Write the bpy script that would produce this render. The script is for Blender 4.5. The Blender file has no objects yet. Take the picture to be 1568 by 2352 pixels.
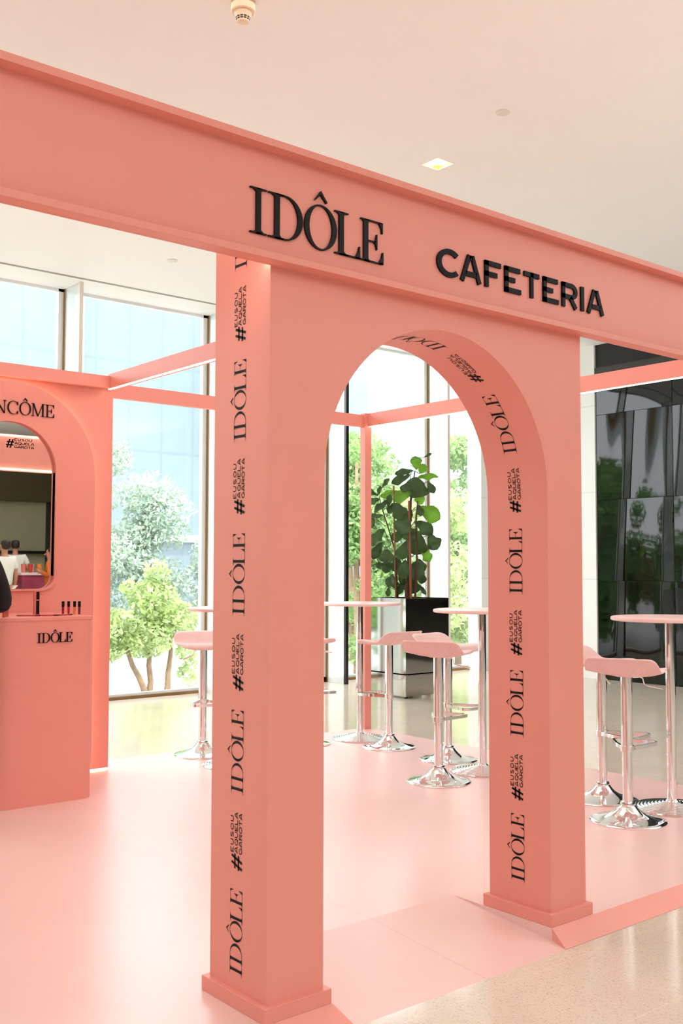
import bpy, bmesh, math, random
from math import sin, cos, pi, radians
from mathutils import Vector, Matrix

random.seed(7)
S = bpy.context.scene
COL = S.collection

# ------------------------------------------------------------------ camera
cam_d = bpy.data.cameras.new('camera')
cam = bpy.data.objects.new('camera', cam_d)
COL.objects.link(cam)
R_ = Vector((0.77065124, -0.63725375, 0.00207839))
U_ = Vector((-0.03642487, -0.04079316, 0.99850345))
F_ = Vector((0.63621529, 0.76957363, 0.05464919))
m = Matrix((R_, U_, -F_)).transposed().to_4x4()
m.translation = Vector((-1.85718935, -2.59644963, 1.36))
cam.matrix_world = m
cam_d.sensor_fit = 'HORIZONTAL'
cam_d.sensor_width = 24.0
cam_d.lens = 2377.39 / 1568 * 24.0
cam_d.clip_start = 0.05
cam_d.clip_end = 300
S.camera = cam

# ------------------------------------------------------------------ render look
S.view_settings.view_transform = 'Standard'
S.view_settings.look = 'None'
S.view_settings.gamma = 1.0
S.view_settings.use_curve_mapping = False
S.view_settings.exposure = -0.46
S.cycles.max_bounces = 10
S.cycles.diffuse_bounces = 5
S.cycles.transparent_max_bounces = 16
S.cycles.sample_clamp_indirect = 6.0
S.cycles.use_denoising = True

# ------------------------------------------------------------------ world, sun, mall and fill lights
w = bpy.data.worlds.new('overcast_sky')
S.world = w
w.use_nodes = True
nt = w.node_tree
bg = nt.nodes['Background']
bg.inputs[0].default_value = (0.93, 0.97, 1.0, 1)
bg.inputs[1].default_value = 11.0

def lamp(name, kind, loc, energy, color=(1, 1, 1), rot=(0, 0, 0), size=None, size_y=None, **kw):
    d = bpy.data.lights.new(name, kind)
    d.energy = energy
    d.color = color
    if kind == 'AREA':
        d.shape = 'RECTANGLE'
        d.size = size
        d.size_y = size_y or size
    for k, v in kw.items():
        setattr(d, k, v)
    o = bpy.data.objects.new(name, d)
    o.location = loc
    o.rotation_euler = rot
    COL.objects.link(o)
    return o

lamp('sunlight', 'SUN', (0, 0, 20), 6.0, (1.0, 0.95, 0.86), (radians(38), 0, radians(-20)), angle=radians(1.5))
# warm mall light from behind the camera, plus unseen area lamps added as fill
WARM = (1.0, 0.91, 0.83)
lamp('mall_light_front', 'AREA', (-1.0, -9.0, 2.3), 90, WARM, (radians(90), 0, 0), 12, 3.4)
lamp('left_fill', 'AREA', (-8.5, 0.5, 2.4), 30, (1.0, 0.93, 0.88), (radians(90), 0, radians(-90)), 9, 3.2)  # unseen fill added at the left
lamp('near_fill', 'AREA', (0.5, -5.5, 4.26), 70, WARM, (0, 0, 0), 9, 4)  # unseen fill added overhead behind the camera
lamp('booth_fill', 'AREA', (1.4, 2.3, 4.27), 60, (1.0, 0.95, 0.92), (0, 0, 0), 3.4, 2.6)  # no fixture here; added to brighten the booth floor and posts

# unseen upward area lamps, added to brighten the ceiling from outside the booth
lamp('fill_uplight_left', 'AREA', (-6.0, -7.5, 3.2), 840, (0.86, 0.94, 1.0), (radians(180), 0, 0), 7, 10)
lamp('fill_uplight_right', 'AREA', (7.2, -5.0, 3.3), 640, (0.86, 0.94, 1.0), (radians(180), 0, 0), 3.5, 8)

# ------------------------------------------------------------------ material helpers
def srgb(r, g, b):
    f = lambda c: (c / 255 / 12.92) if c / 255 <= 0.04045 else ((c / 255 + 0.055) / 1.055) ** 2.4
    return (f(r), f(g), f(b), 1.0)

def mat(name, color, rough=0.5, metal=0.0, spec=0.5, vary=0.03, scale=6.0, bump=0.0, bscale=60.0, emit=0.0,
        emit_color=None, sheen=0.0, trans=0.0):
    mt = bpy.data.materials.new(name)
    mt.use_nodes = True
    n, l = mt.node_tree.nodes, mt.node_tree.links
    p = n['Principled BSDF']
    p.inputs['Roughness'].default_value = rough
    p.inputs['Metallic'].default_value = metal
    p.inputs['Specular IOR Level'].default_value = spec
    tc = n.new('ShaderNodeTexCoord')
    nz = n.new('ShaderNodeTexNoise')
    nz.inputs['Scale'].default_value = scale
    nz.inputs['Detail'].default_value = 3
    l.new(tc.outputs['Object'], nz.inputs['Vector'])
    ramp = n.new('ShaderNodeValToRGB')
    c = Vector(color[:3])
    ramp.color_ramp.elements[0].position = 0.3
    ramp.color_ramp.elements[1].position = 0.7
    ramp.color_ramp.elements[0].color = (*(c * (1 - vary)), 1)
    ramp.color_ramp.elements[1].color = (*(c * (1 + vary)), 1)
    l.new(nz.outputs['Fac'], ramp.inputs['Fac'])
    l.new(ramp.outputs['Color'], p.inputs['Base Color'])
    if bump:
        b = n.new('ShaderNodeBump')
        b.inputs['Strength'].default_value = bump
        b.inputs['Distance'].default_value = 0.01
        nb = n.new('ShaderNodeTexNoise')
        nb.inputs['Scale'].default_value = bscale
        l.new(tc.outputs['Object'], nb.inputs['Vector'])
        l.new(nb.outputs['Fac'], b.inputs['Height'])
        l.new(b.outputs['Normal'], p.inputs['Normal'])
    if emit:
        p.inputs['Emission Color'].default_value = emit_color or color
        p.inputs['Emission Strength'].default_value = emit
    if sheen:
        p.inputs['Sheen Weight'].default_value = sheen
    if trans:
        tr = n.new('ShaderNodeBsdfTranslucent')
        l.new(ramp.outputs['Color'], tr.inputs['Color'])
        mx = n.new('ShaderNodeMixShader')
        mx.inputs['Fac'].default_value = trans
        l.new(p.outputs[0], mx.inputs[1])
        l.new(tr.outputs[0], mx.inputs[2])
        l.new(mx.outputs[0], n['Material Output'].inputs['Surface'])
    return mt

def add_grid_lines(mt, lines, dark=0.8):
    """darken the base colour along thin joints: lines = [(axis, period, offset, width)]; object coordinates"""
    n, l = mt.node_tree.nodes, mt.node_tree.links
    p = n['Principled BSDF']
    src = p.inputs['Base Color'].links[0].from_socket
    tc = n.new('ShaderNodeTexCoord')
    sp = n.new('ShaderNodeSeparateXYZ')
    l.new(tc.outputs['Object'], sp.inputs[0])
    tot = None
    for ax, per, off, wd in lines:
        a = n.new('ShaderNodeMath'); a.operation = 'SUBTRACT'
        l.new(sp.outputs['XYZ'.index(ax)], a.inputs[0]); a.inputs[1].default_value = off - per / 2
        b = n.new('ShaderNodeMath'); b.operation = 'FLOORED_MODULO'
        l.new(a.outputs[0], b.inputs[0]); b.inputs[1].default_value = per
        c = n.new('ShaderNodeMath'); c.operation = 'SUBTRACT'
        l.new(b.outputs[0], c.inputs[0]); c.inputs[1].default_value = per / 2
        d = n.new('ShaderNodeMath'); d.operation = 'ABSOLUTE'
        l.new(c.outputs[0], d.inputs[0])
        e = n.new('ShaderNodeMath'); e.operation = 'LESS_THAN'
        l.new(d.outputs[0], e.inputs[0]); e.inputs[1].default_value = wd
        if tot is None:
            tot = e.outputs[0]
        else:
            g = n.new('ShaderNodeMath'); g.operation = 'MAXIMUM'
            l.new(tot, g.inputs[0]); l.new(e.outputs[0], g.inputs[1]); tot = g.outputs[0]
    mx = n.new('ShaderNodeMix'); mx.data_type = 'RGBA'
    l.new(tot, mx.inputs['Factor'])
    l.new(src, mx.inputs['A'])
    mul = n.new('ShaderNodeVectorMath'); mul.operation = 'SCALE'
    l.new(src, mul.inputs[0]); mul.inputs['Scale'].default_value = dark
    l.new(mul.outputs[0], mx.inputs['B'])
    l.new(mx.outputs['Result'], p.inputs['Base Color'])
    return mt

def glass_mat(name, tint, refl):
    mt = bpy.data.materials.new(name)
    mt.use_nodes = True
    n, l = mt.node_tree.nodes, mt.node_tree.links
    n.remove(n['Principled BSDF'])
    t = n.new('ShaderNodeBsdfTransparent'); t.inputs[0].default_value = tint
    g = n.new('ShaderNodeBsdfGlossy'); g.inputs['Roughness'].default_value = 0.01
    f = n.new('ShaderNodeLayerWeight'); f.inputs['Blend'].default_value = 0.25
    k = n.new('ShaderNodeMath'); k.operation = 'MULTIPLY_ADD'
    l.new(f.outputs['Fresnel'], k.inputs[0]); k.inputs[1].default_value = refl; k.inputs[2].default_value = 0.02
    mx = n.new('ShaderNodeMixShader')
    l.new(k.outputs[0], mx.inputs['Fac'])
    l.new(t.outputs[0], mx.inputs[1]); l.new(g.outputs[0], mx.inputs[2])
    l.new(mx.outputs[0], n['Material Output'].inputs['Surface'])
    return mt

def pale_fin_mat(name):  # white mixed in stands for bright reflections in the clear fins
    mt = glass_mat(name, (0.95, 0.98, 0.98, 1), 0.35)
    n, l = mt.node_tree.nodes, mt.node_tree.links
    src = n['Material Output'].inputs['Surface'].links[0].from_socket
    d = n.new('ShaderNodeBsdfTranslucent'); d.inputs[0].default_value = (0.95, 0.97, 0.97, 1)
    e = n.new('ShaderNodeBsdfDiffuse'); e.inputs[0].default_value = (0.95, 0.97, 0.97, 1)
    m1 = n.new('ShaderNodeMixShader'); m1.inputs[0].default_value = 0.5
    l.new(d.outputs[0], m1.inputs[1]); l.new(e.outputs[0], m1.inputs[2])
    m2 = n.new('ShaderNodeMixShader'); m2.inputs[0].default_value = 0.5
    l.new(src, m2.inputs[1]); l.new(m1.outputs[0], m2.inputs[2])
    l.new(m2.outputs[0], n['Material Output'].inputs['Surface'])
    return mt

PINK = srgb(235, 150, 136)
M = {}
M['pink'] = mat('salmon_paint', PINK, rough=0.48, vary=0.012, bump=0.03, bscale=220)
M['pink_lamin'] = mat('salmon_laminate', PINK, rough=0.42, vary=0.012)
M['vinyl'] = mat('pink_vinyl_floor', srgb(240, 200, 193), rough=0.30, vary=0.012, spec=0.6)
add_grid_lines(M['vinyl'], [('X', 1.66, 0.855, 0.0016)], 0.80)
M['vinyl_edge'] = mat('pink_bevel_trim', srgb(238, 160, 146), rough=0.40, vary=0.01)
M['black'] = mat('black_acrylic', srgb(12, 10, 9), rough=0.4, vary=0.05, spec=0.2)
M['ink'] = mat('black_print', srgb(14, 12, 12), rough=0.55, vary=0.05, spec=0.2)
M['led'] = mat('led_diffuser', (1, 0.86, 0.66, 1), emit=13, emit_color=(1.0, 0.80, 0.60, 1))
M['led_fascia'] = mat('led_fascia_diffuser', (1, 0.86, 0.66, 1), emit=30, emit_color=(1.0, 0.87, 0.72, 1))
M['led_soft'] = mat('led_halo', (1, 0.8, 0.6, 1), emit=9, emit_color=(1.0, 0.66, 0.44, 1))
M['chrome'] = mat('chrome', (0.86, 0.86, 0.87, 1), rough=0.05, metal=1.0, vary=0.005)
M['fabric'] = mat('pink_stretch_fabric', srgb(242, 205, 202), rough=0.75, vary=0.03, bump=0.15, bscale=300, sheen=0.2)
M['tabletop'] = mat('pink_table_laminate', srgb(240, 208, 204), rough=0.35, vary=0.01)
M['ceil'] = mat('ceiling_plaster', srgb(246, 246, 244), rough=0.9, vary=0.008, scale=2)
M['slot'] = mat('grey_ceiling_slot', srgb(150, 146, 140), rough=0.6)
M['offwhite'] = mat('offwhite_metal', srgb(226, 222, 214), rough=0.5)
M['white'] = mat('white_stone', srgb(240, 241, 238), rough=0.45, vary=0.01)
add_grid_lines(M['white'], [('Z', 1.13, 0.1, 0.006)], 0.85)
M['brass'] = mat('brass_trim', srgb(150, 118, 78), rough=0.3, metal=0.8)
M['beige'] = mat('beige_trim', srgb(240, 233, 224), rough=0.4)
M['darktrim'] = mat('dark_bronze', srgb(30, 24, 20), rough=0.3)
M['alum'] = mat('aluminium_frame', srgb(232, 236, 236), rough=0.4)
M['glass'] = glass_mat('window_glass', (0.96, 0.97, 0.97, 1), 0.30)
M['fin'] = pale_fin_mat('fin_glass')
M['mirror'] = mat('mirror', (0.86, 0.86, 0.82, 1), rough=0.01, metal=1.0, vary=0.002)
M['steel'] = mat('polished_steel', (0.60, 0.60, 0.58, 1), rough=0.06, metal=1.0, vary=0.01)
M['blackgloss'] = mat('black_gloss_panel', srgb(9, 9, 10), rough=0.03, spec=0.5, vary=0.1)
M['darkmatte'] = mat('dark_shop_header', srgb(58, 52, 50), rough=0.6, vary=0.08, scale=2)
M['darkest'] = mat('dark_recess', srgb(22, 20, 19), rough=0.6, vary=0.1)
M['leaf'] = mat('fig_leaf', srgb(56, 82, 42), rough=0.32, vary=0.35, scale=7, trans=0.22)
M['leaf_light'] = mat('young_fig_leaf', srgb(104, 150, 42), rough=0.4, vary=0.25, scale=7, trans=0.45)
M['stem'] = mat('fig_stem', srgb(84, 52, 36), rough=0.7, vary=0.15)
M['stake'] = mat('bamboo_stake', srgb(150, 84, 56), rough=0.6, vary=0.1)
M['soil'] = mat('potting_soil', srgb(48, 36, 28), rough=0.95, vary=0.4, scale=40)
M['tree_a'] = mat('sunlit_foliage', srgb(176, 192, 134), rough=0.6, vary=0.42, scale=4, trans=0.5)  # sunlit and shaded leaf tones mixed into the colour by noise
M['tree_b'] = mat('green_foliage', srgb(136, 164, 104), rough=0.6, vary=0.45, scale=3.5, trans=0.4)  # leaf highlights and shade put into the noise colour here too
M['tree_g'] = mat('garden_foliage', srgb(112, 160, 62), rough=0.6, vary=0.4, scale=3.0, trans=0.4)
M['tree_c'] = mat('distant_foliage', srgb(160, 176, 158), rough=0.7, vary=0.12, scale=0.8, trans=0.3)  # haze put into the colour: pale, grey, low contrast
M['bark'] = mat('pale_bark', srgb(134, 110, 86), rough=0.8, vary=0.2, scale=10)
M['skin'] = mat('skin', srgb(190, 132, 104), rough=0.5, vary=0.05)
M['hair'] = mat('dark_hair', srgb(28, 20, 16), rough=0.5, vary=0.2)
M['cloth_black'] = mat('black_cloth', srgb(14, 14, 18), rough=0.85, vary=0.1)
M['cloth_white'] = mat('white_cotton', srgb(228, 222, 212), rough=0.85, vary=0.03)
M['cloth_orange'] = mat('orange_cotton', srgb(206, 104, 34), rough=0.85, vary=0.05)
M['print_yellow'] = mat('yellow_print', srgb(214, 170, 60), rough=0.7)
M['granite_dark'] = mat('pavement', srgb(176, 176, 174), rough=0.8, vary=0.08)

def stone_floor():
    mt = mat('polished_beige_stone', srgb(226, 210, 193), rough=0.09, vary=0.035, scale=3.0, spec=0.55)
    n, l = mt.node_tree.nodes, mt.node_tree.links
    p = n['Principled BSDF']
    src = p.inputs['Base Color'].links[0].from_socket
    tc = n.new('ShaderNodeTexCoord')
    sp = n.new('ShaderNodeTexNoise'); sp.inputs['Scale'].default_value = 170; sp.inputs['Detail'].default_value = 2
    l.new(tc.outputs['Object'], sp.inputs['Vector'])
    rp = n.new('ShaderNodeValToRGB')
    rp.color_ramp.elements[0].position = 0.33; rp.color_ramp.elements[0].color = (0.62, 0.56, 0.5, 1)
    rp.color_ramp.elements[1].position = 0.45; rp.color_ramp.elements[1].color = (1, 1, 1, 1)
    l.new(sp.outputs['Fac'], rp.inputs['Fac'])
    mx = n.new('ShaderNodeMix'); mx.data_type = 'RGBA'; mx.blend_type = 'MULTIPLY'
    mx.inputs['Factor'].default_value = 0.6
    l.new(src, mx.inputs['A']); l.new(rp.outputs['Color'], mx.inputs['B'])
    l.new(mx.outputs['Result'], p.inputs['Base Color'])
    add_grid_lines(mt, [('X', 0.435, 0.59, 0.0016), ('Y', 0.437, -0.615, 0.0016)], 1.10)
    return mt
M['stone'] = stone_floor()

# ------------------------------------------------------------------ mesh helpers
class MB:
    def __init__(s):
        s.v = []; s.f = []
    def add(s, vs, fs):
        o = len(s.v)
        s.v += [tuple(v) for v in vs]
        s.f += [tuple(i + o for i in f) for f in fs]
        return s
    def box(s, x0, x1, y0, y1, z0, z1):
        vs = [(x0, y0, z0), (x1, y0, z0), (x1, y1, z0), (x0, y1, z0), (x0, y0, z1), (x1, y0, z1), (x1, y1, z1), (x0, y1, z1)]
        return s.add(vs, [(0, 3, 2, 1), (4, 5, 6, 7), (0, 1, 5, 4), (1, 2, 6, 5), (2, 3, 7, 6), (3, 0, 4, 7)])
    def lathe(s, prof, n=48, c=(0, 0, 0)):
        o = len(s.v)
        for r, z in prof:
            for k in range(n):
                a = 2 * pi * k / n
                s.v.append((c[0] + r * cos(a), c[1] + r * sin(a), c[2] + z))
        for i in range(len(prof) - 1):
            for k in range(n):
                a, b = o + i * n + k, o + i * n + (k + 1) % n
                s.f.append((a, b, b + n, a + n))
        s.f.append(tuple(o + k for k in range(n))[::-1])
        s.f.append(tuple(o + (len(prof) - 1) * n + k for k in range(n)))
        return s
    def tube(s, pts, r, n=12):
        pts = [Vector(p) for p in pts]
        rr = r if isinstance(r, (list, tuple)) else [r] * len(pts)
        o = len(s.v)
        t = (pts[1] - pts[0]).normalized()
        ref = Vector((0, 0, 1)) if abs(t.z) < 0.9 else Vector((1, 0, 0))
        u = t.cross(ref).normalized()
        for i, p in enumerate(pts):
            if i == 0: t = pts[1] - pts[0]
            elif i == len(pts) - 1: t = pts[-1] - pts[-2]
            else: t = (pts[i + 1] - pts[i]).normalized() + (pts[i] - pts[i - 1]).normalized()
            t.normalize()
            u = (u - t * u.dot(t)).normalized()
            v = t.cross(u)
            for k in range(n):
                a = 2 * pi * k / n
                s.v.append(tuple(p + (u * cos(a) + v * sin(a)) * rr[i]))
        for i in range(len(pts) - 1):
            for k in range(n):
                a, b = o + i * n + k, o + i * n + (k + 1) % n
                s.f.append((a, b, b + n, a + n))
        s.f.append(tuple(o + k for k in range(n))[::-1])
        s.f.append(tuple(o + (len(pts) - 1) * n + k for k in range(n)))
        return s

def link(name, mesh, material, parent=None, smooth=False, bevel=0.0, loc=None, rotz=0.0, auto=35):
    o = bpy.data.objects.new(name, mesh)
    COL.objects.link(o)
    if material is not None:
        if not mesh.materials:
            mesh.materials.append(material)
    if smooth:
        for p in mesh.polygons:
            p.use_smooth = True
        try:
            mesh.set_sharp_from_angle(angle=radians(auto))
        except Exception:
            pass
    if parent: o.parent = parent
    if loc: o.location = loc
    if rotz: o.rotation_euler.z = rotz
    if bevel:
        b = o.modifiers.new('bevel', 'BEVEL')
        b.width = bevel; b.segments = 2; b.limit_method = 'ANGLE'; b.angle_limit = radians(40)
    return o

def obj(name, mb, material, parent=None, smooth=False, bevel=0.0, loc=None, rotz=0.0, auto=35, fix=True):
    me = bpy.data.meshes.new(name)
    me.from_pydata(mb.v, [], mb.f)
    if fix:
        bm = bmesh.new(); bm.from_mesh(me)
        bmesh.ops.recalc_face_normals(bm, faces=bm.faces)
        bm.to_mesh(me); bm.free()
    me.update()
    return link(name, me, material, parent, smooth, bevel, loc, rotz, auto)

def tag(o, label=None, cat=None, group=None, kind=None):
    if label: o['label'] = label
    if cat: o['category'] = cat
    if group: o['group'] = group
    if kind: o['kind'] = kind
    return o

def thing(name, label, cat, loc=(0, 0, 0), rotz=0.0, group=None):
    o = bpy.data.objects.new(name, None)
    COL.objects.link(o)
    o.empty_display_size = 0.1
    o.location = loc
    o.rotation_euler.z = rotz
    return tag(o, label, cat, group)

def dup(root, loc, rotz, label, group=None):
    r = root.copy(); COL.objects.link(r); r.location = loc; r.rotation_euler.z = rotz
    tag(r, label, None, group)
    for ch in list(root.children):
        c = ch.copy(); COL.objects.link(c); c.parent = r
        for g in list(ch.children):
            d = g.copy(); COL.objects.link(d); d.parent = c
    return r

def struct(o):
    o['kind'] = 'structure'
    return o

# ------------------------------------------------------------------ room shell
CZ = 4.29
FZ = -0.05
YW = 7.56
XB = 9.25
b = MB(); b.box(-11, 14, -16, YW + 0.12, FZ - 0.2, FZ)
struct(obj('floor', b, M['stone']))

# ceiling with a square hole for the recessed downlight
LX, LY, LH = 3.36, 2.63, 0.082
b = MB()
for (x0, x1, y0, y1) in ((-11, LX - LH, -16, YW + 0.12), (LX + LH, 14, -16, YW + 0.12), (LX - LH, LX + LH, -16, LY - LH), (LX - LH, LX + LH, LY + LH, YW + 0.12)):
    b.box(x0, x1, y0, y1, CZ, CZ + 0.3)
struct(obj('ceiling', b, M['ceil']))
b = MB(); b.box(-11, XB, 7.03, 7.07, CZ - 0.004, CZ + 0.01)
tr = struct(obj('trim_1', b, M['slot']))

b = MB(); b.box(-11.2, -11, -16, YW + 0.12, FZ, CZ)
struct(obj('wall_left', b, mat('mall_wall_cream', srgb(120, 110, 100), rough=0.7)))
b = MB(); b.box(-11.2, 14, -16.2, -16, FZ, CZ)
struct(obj('wall_back', b, mat('mall_wall_greige', srgb(140, 132, 112), rough=0.7)))
b = MB(); b.box(XB + 0.3, XB + 0.5, -16, -4.5, FZ, CZ)
struct(obj('wall_right_far', b, M['darkmatte'])).name = 'wall_right'

b = MB(); b.box(-11, 2.72 + 1.775 * -4, YW, YW + 0.12, FZ, CZ)
struct(obj('wall_front', b, M['ceil']))

# wavy glossy black panels of the shop wall on the right
def gloss_wall():
    b = MB()
    rows = [(FZ, 1.21), (1.21, 2.25), (2.25, 3.36), (3.36, 3.74)]
    cols = [(-4.5 + 1.126 * k, -4.5 + 1.126 * (k + 1)) for k in range(9)]
    rnd = random.Random(3)
    for (y0, y1) in cols:
        for (z0, z1) in rows:
            ax, az, ph = rnd.uniform(0.004, 0.010), rnd.uniform(-0.004, 0.004), rnd.uniform(-1, 1)
            n = 24; o = len(b.v)
            for i in range(n + 1):
                for j in range(n + 1):
                    u, v = i / n, j / n
                    d = ax * sin(pi * u) * (0.6 + 0.4 * sin(2 * v + ph)) + 0.0035 * sin(2 * pi * u * 1.5 + ph * 3 + v * 1.2) * sin(pi * u) + az * sin(pi * v)
                    b.v.append((XB - d, y0 + 0.003 + (y1 - y0 - 0.006) * u, z0 + 0.003 + (z1 - z0 - 0.006) * v))
            for i in range(n):
                for j in range(n):
                    a = o + i * (n + 1) + j
                    b.f.append((a, a + n + 1, a + n + 2, a + 1))
    return b
w_ = struct(obj('wall_right', gloss_wall(), M['blackgloss'], smooth=True, fix=False))
b = MB(); b.box(XB + 0.012, XB + 0.3, -4.5, 5.64, FZ, CZ)
struct(obj('wall_right', b, M['darkest']))
b = MB(); b.box(XB - 0.03, XB + 0.3, -4.5, 5.62, 3.76, 3.98)
struct(obj('trim_2', b, M['darkmatte']))
b = MB(); b.box(XB - 0.02, XB + 0.3, 5.64, YW, FZ, CZ)
struct(obj('wall_right', b, M['white']))

# ------------------------------------------------------------------ window wall with glass fins
def window(n, x0, x1, last=False, front=M['beige']):
    b = MB()
    b.box(x0, x1, YW, YW + 0.05, FZ, FZ + 0.06)          # sill rail
    b.box(x0, x1, YW, YW + 0.05, CZ - 0.03, CZ)
    b.box(x0, x0 + 0.035, YW, YW + 0.06, FZ, CZ)
    b.box(x1 - 0.035, x1, YW, YW + 0.06, FZ, CZ)
    fr = struct(obj('window_%d' % n, b, M['alum']))
    g = MB(); g.box(x0 + 0.03, x1 - 0.03, YW + 0.024, YW + 0.03, FZ + 0.05, CZ - 0.02)
    obj('pane', g, M['glass'], fr)
    s_ = MB(); s_.box(x0 + 0.02, x1 - 0.02, YW - 0.02, YW, FZ, FZ + 0.03)
    obj('sill', s_, M['brass'], fr)
    if not last:
        f = MB(); f.box(x1 + 0.028, x1 + 0.038, 7.20, YW, FZ, CZ)
        obj('glass_fin', f, M['fin'], fr)
        e = MB(); e.box(x1 + 0.018, x1 + 0.048, YW - 0.03, YW, FZ, CZ)
        obj('fin_back_edge', e, M['brass'], fr)
        e = MB(); e.box(x1 + 0.012, x1 + 0.054, 7.16, 7.20, FZ, CZ)
        obj('fin_front_edge', e, front, fr)
pitch = 1.775
k = 0
for n in range(-4, 4):
    k += 1
    x1 = 2.72 + pitch * (n + 1)
    window(k, 2.72 + pitch * n, x1, front={2: M['darktrim']}.get(n + 1, M['beige']))
k += 1
window(k, 2.72 + pitch * 3 + pitch, XB, last=True)
b = MB(); b.box(8.86, 9.16, 7.30, YW, FZ, CZ)
struct(obj('trim_3', b, M['white']))

# ------------------------------------------------------------------ outside
b = MB(); b.box(-40, 80, YW + 0.3, 80, -0.9, -0.7)
tag(obj('pavement', b, M['granite_dark']), 'pale paved ground outside the tall windows', 'pavement', kind='structure')

def facade(name, x0, x1, y, z1, col, line, label, px, pz):
    mt = mat(name + '_cladding', srgb(*col), rough=0.25, vary=0.10, scale=0.25)
    add_grid_lines(mt, [('X', px, 0.0, 0.05), ('Z', pz, 0.0, 0.05), ('X', px * 4, 0.6, 0.16)], line)
    r = thing(name, label, 'building', (x0, y, -0.7))
    b = MB(); b.box(0, x1 - x0, 0, 6, 0, z1)
    obj('facade', b, mt, r)
    b = MB()
    for i in range(int((x1 - x0) / (px * 4)) + 1):
        b.box(i * px * 4 + 0.5, i * px * 4 + 0.75, -0.25, 0, 0, z1)
    obj('mullion', b, mat(name + '_mullion', srgb(214, 222, 224), rough=0.4), r)
    b = MB(); b.box(0, x1 - x0, -0.35, 0, 3.0, 3.25)
    obj('canopy', b, mat(name + '_canopy', srgb(226, 226, 224), rough=0.5), r)
facade('glass_office_building', -8, 19.8, 30, 12.5, (90, 106, 114), 0.86, 'pale blue glass office building seen through the left windows', 1.3, 3.1)
facade('blue_glass_tower', 20.3, 23.9, 27, 12, (92, 106, 122), 0.86, 'grey blue glass tower beyond the black window fin', 1.4, 3.4)
facade('white_panel_building', 26, 60, 33, 13.5, (120, 130, 134), 0.88, 'white panelled building behind the fig plant and the trees', 1.6, 3.2)

def tree(name, label, loc, blobs, stems, mt, leaf, n, seed, group=None):
    rnd = random.Random(seed)
    r = thing(name, label, 'tree', loc, 0, group)
    b = MB()
    vol = [bl[3] * bl[4] * bl[3] for bl in blobs]
    tv = sum(vol)
    for bl, vv in zip(blobs, vol):
        cx, cy, cz, rx, rz = bl
        for _ in range(int(n * vv / tv)):
            while True:
                p = Vector((rnd.uniform(-1, 1), rnd.uniform(-1, 1), rnd.uniform(-1, 1)))
                if 0.25 < p.length < 1: break
            c = Vector((cx + p.x * rx, cy + p.y * rx, cz + p.z * rz))
            d1 = Vector((rnd.gauss(0, 1), rnd.gauss(0, 1), rnd.gauss(0, 1))).normalized()
            d2 = d1.cross(Vector((rnd.gauss(0, 1), rnd.gauss(0, 1), rnd.gauss(0, 1)))).normalized()
            s1 = leaf * rnd.uniform(0.6, 1.3); s2 = s1 * 0.42
            b.add([c - d1 * s1, c + d2 * s2, c + d1 * s1, c - d2 * s2], [(0, 1, 2, 3)])
    obj('foliage', b, mt, r, fix=False)
    for st in stems:
        t = MB()
        t.tube([p[:3] for p in st], [p[3] for p in st], 8)
        obj('trunk', t, M['bark'], r, smooth=True)
    return r

def wig(x, y, x1, y1, z1, r0, r1, z0=0.0, n=6, seed=0):
    rr = random.Random(seed)
    return [(x + (x1 - x) * i / n + rr.uniform(-1, 1) * 0.03 * (0 < i < n), y + (y1 - y) * i / n, z0 + (z1 - z0) * i / n, r0 + (r1 - r0) * i / n) for i in range(n + 1)]

def blobs_in(rnd, n, w_, z0, z1, r0, r1, shape=lambda t: 1.0):
    out = []
    for _ in range(n):
        z = rnd.uniform(z0, z1); t = (z - z0) / (z1 - z0)
        ww = w_ * shape(t)
        out.append((rnd.uniform(-ww, ww), rnd.uniform(-ww, ww) * 0.6, z, rnd.uniform(r0, r1), rnd.uniform(r0, r1) * 0.7))
    return out

rt = random.Random(11)
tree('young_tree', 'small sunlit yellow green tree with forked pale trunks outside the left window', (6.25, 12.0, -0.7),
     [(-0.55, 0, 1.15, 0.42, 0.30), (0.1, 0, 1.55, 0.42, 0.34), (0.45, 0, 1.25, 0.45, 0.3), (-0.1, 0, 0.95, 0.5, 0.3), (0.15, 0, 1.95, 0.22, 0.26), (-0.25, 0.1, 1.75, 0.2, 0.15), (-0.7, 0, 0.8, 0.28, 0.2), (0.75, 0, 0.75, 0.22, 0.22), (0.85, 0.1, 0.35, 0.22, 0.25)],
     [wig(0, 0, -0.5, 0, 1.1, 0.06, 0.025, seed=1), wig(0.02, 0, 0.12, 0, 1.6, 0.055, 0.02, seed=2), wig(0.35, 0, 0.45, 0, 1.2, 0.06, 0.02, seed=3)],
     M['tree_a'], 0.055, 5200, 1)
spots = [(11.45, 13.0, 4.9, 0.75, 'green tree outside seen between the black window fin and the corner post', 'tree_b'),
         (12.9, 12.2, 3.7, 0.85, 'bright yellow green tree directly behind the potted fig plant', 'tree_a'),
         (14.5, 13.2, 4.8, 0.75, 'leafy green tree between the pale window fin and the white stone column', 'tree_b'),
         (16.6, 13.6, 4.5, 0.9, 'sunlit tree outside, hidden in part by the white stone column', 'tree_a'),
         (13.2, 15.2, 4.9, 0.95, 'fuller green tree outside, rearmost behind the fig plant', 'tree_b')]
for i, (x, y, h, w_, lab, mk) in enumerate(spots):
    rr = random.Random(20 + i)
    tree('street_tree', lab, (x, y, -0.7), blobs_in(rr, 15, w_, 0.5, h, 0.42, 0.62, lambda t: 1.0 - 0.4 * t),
         [wig(0, 0, rr.uniform(-.3, .3), 0, h * 0.85, 0.08, 0.03, seed=i)], M[mk], 0.07, 8500, 40 + i)
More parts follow.
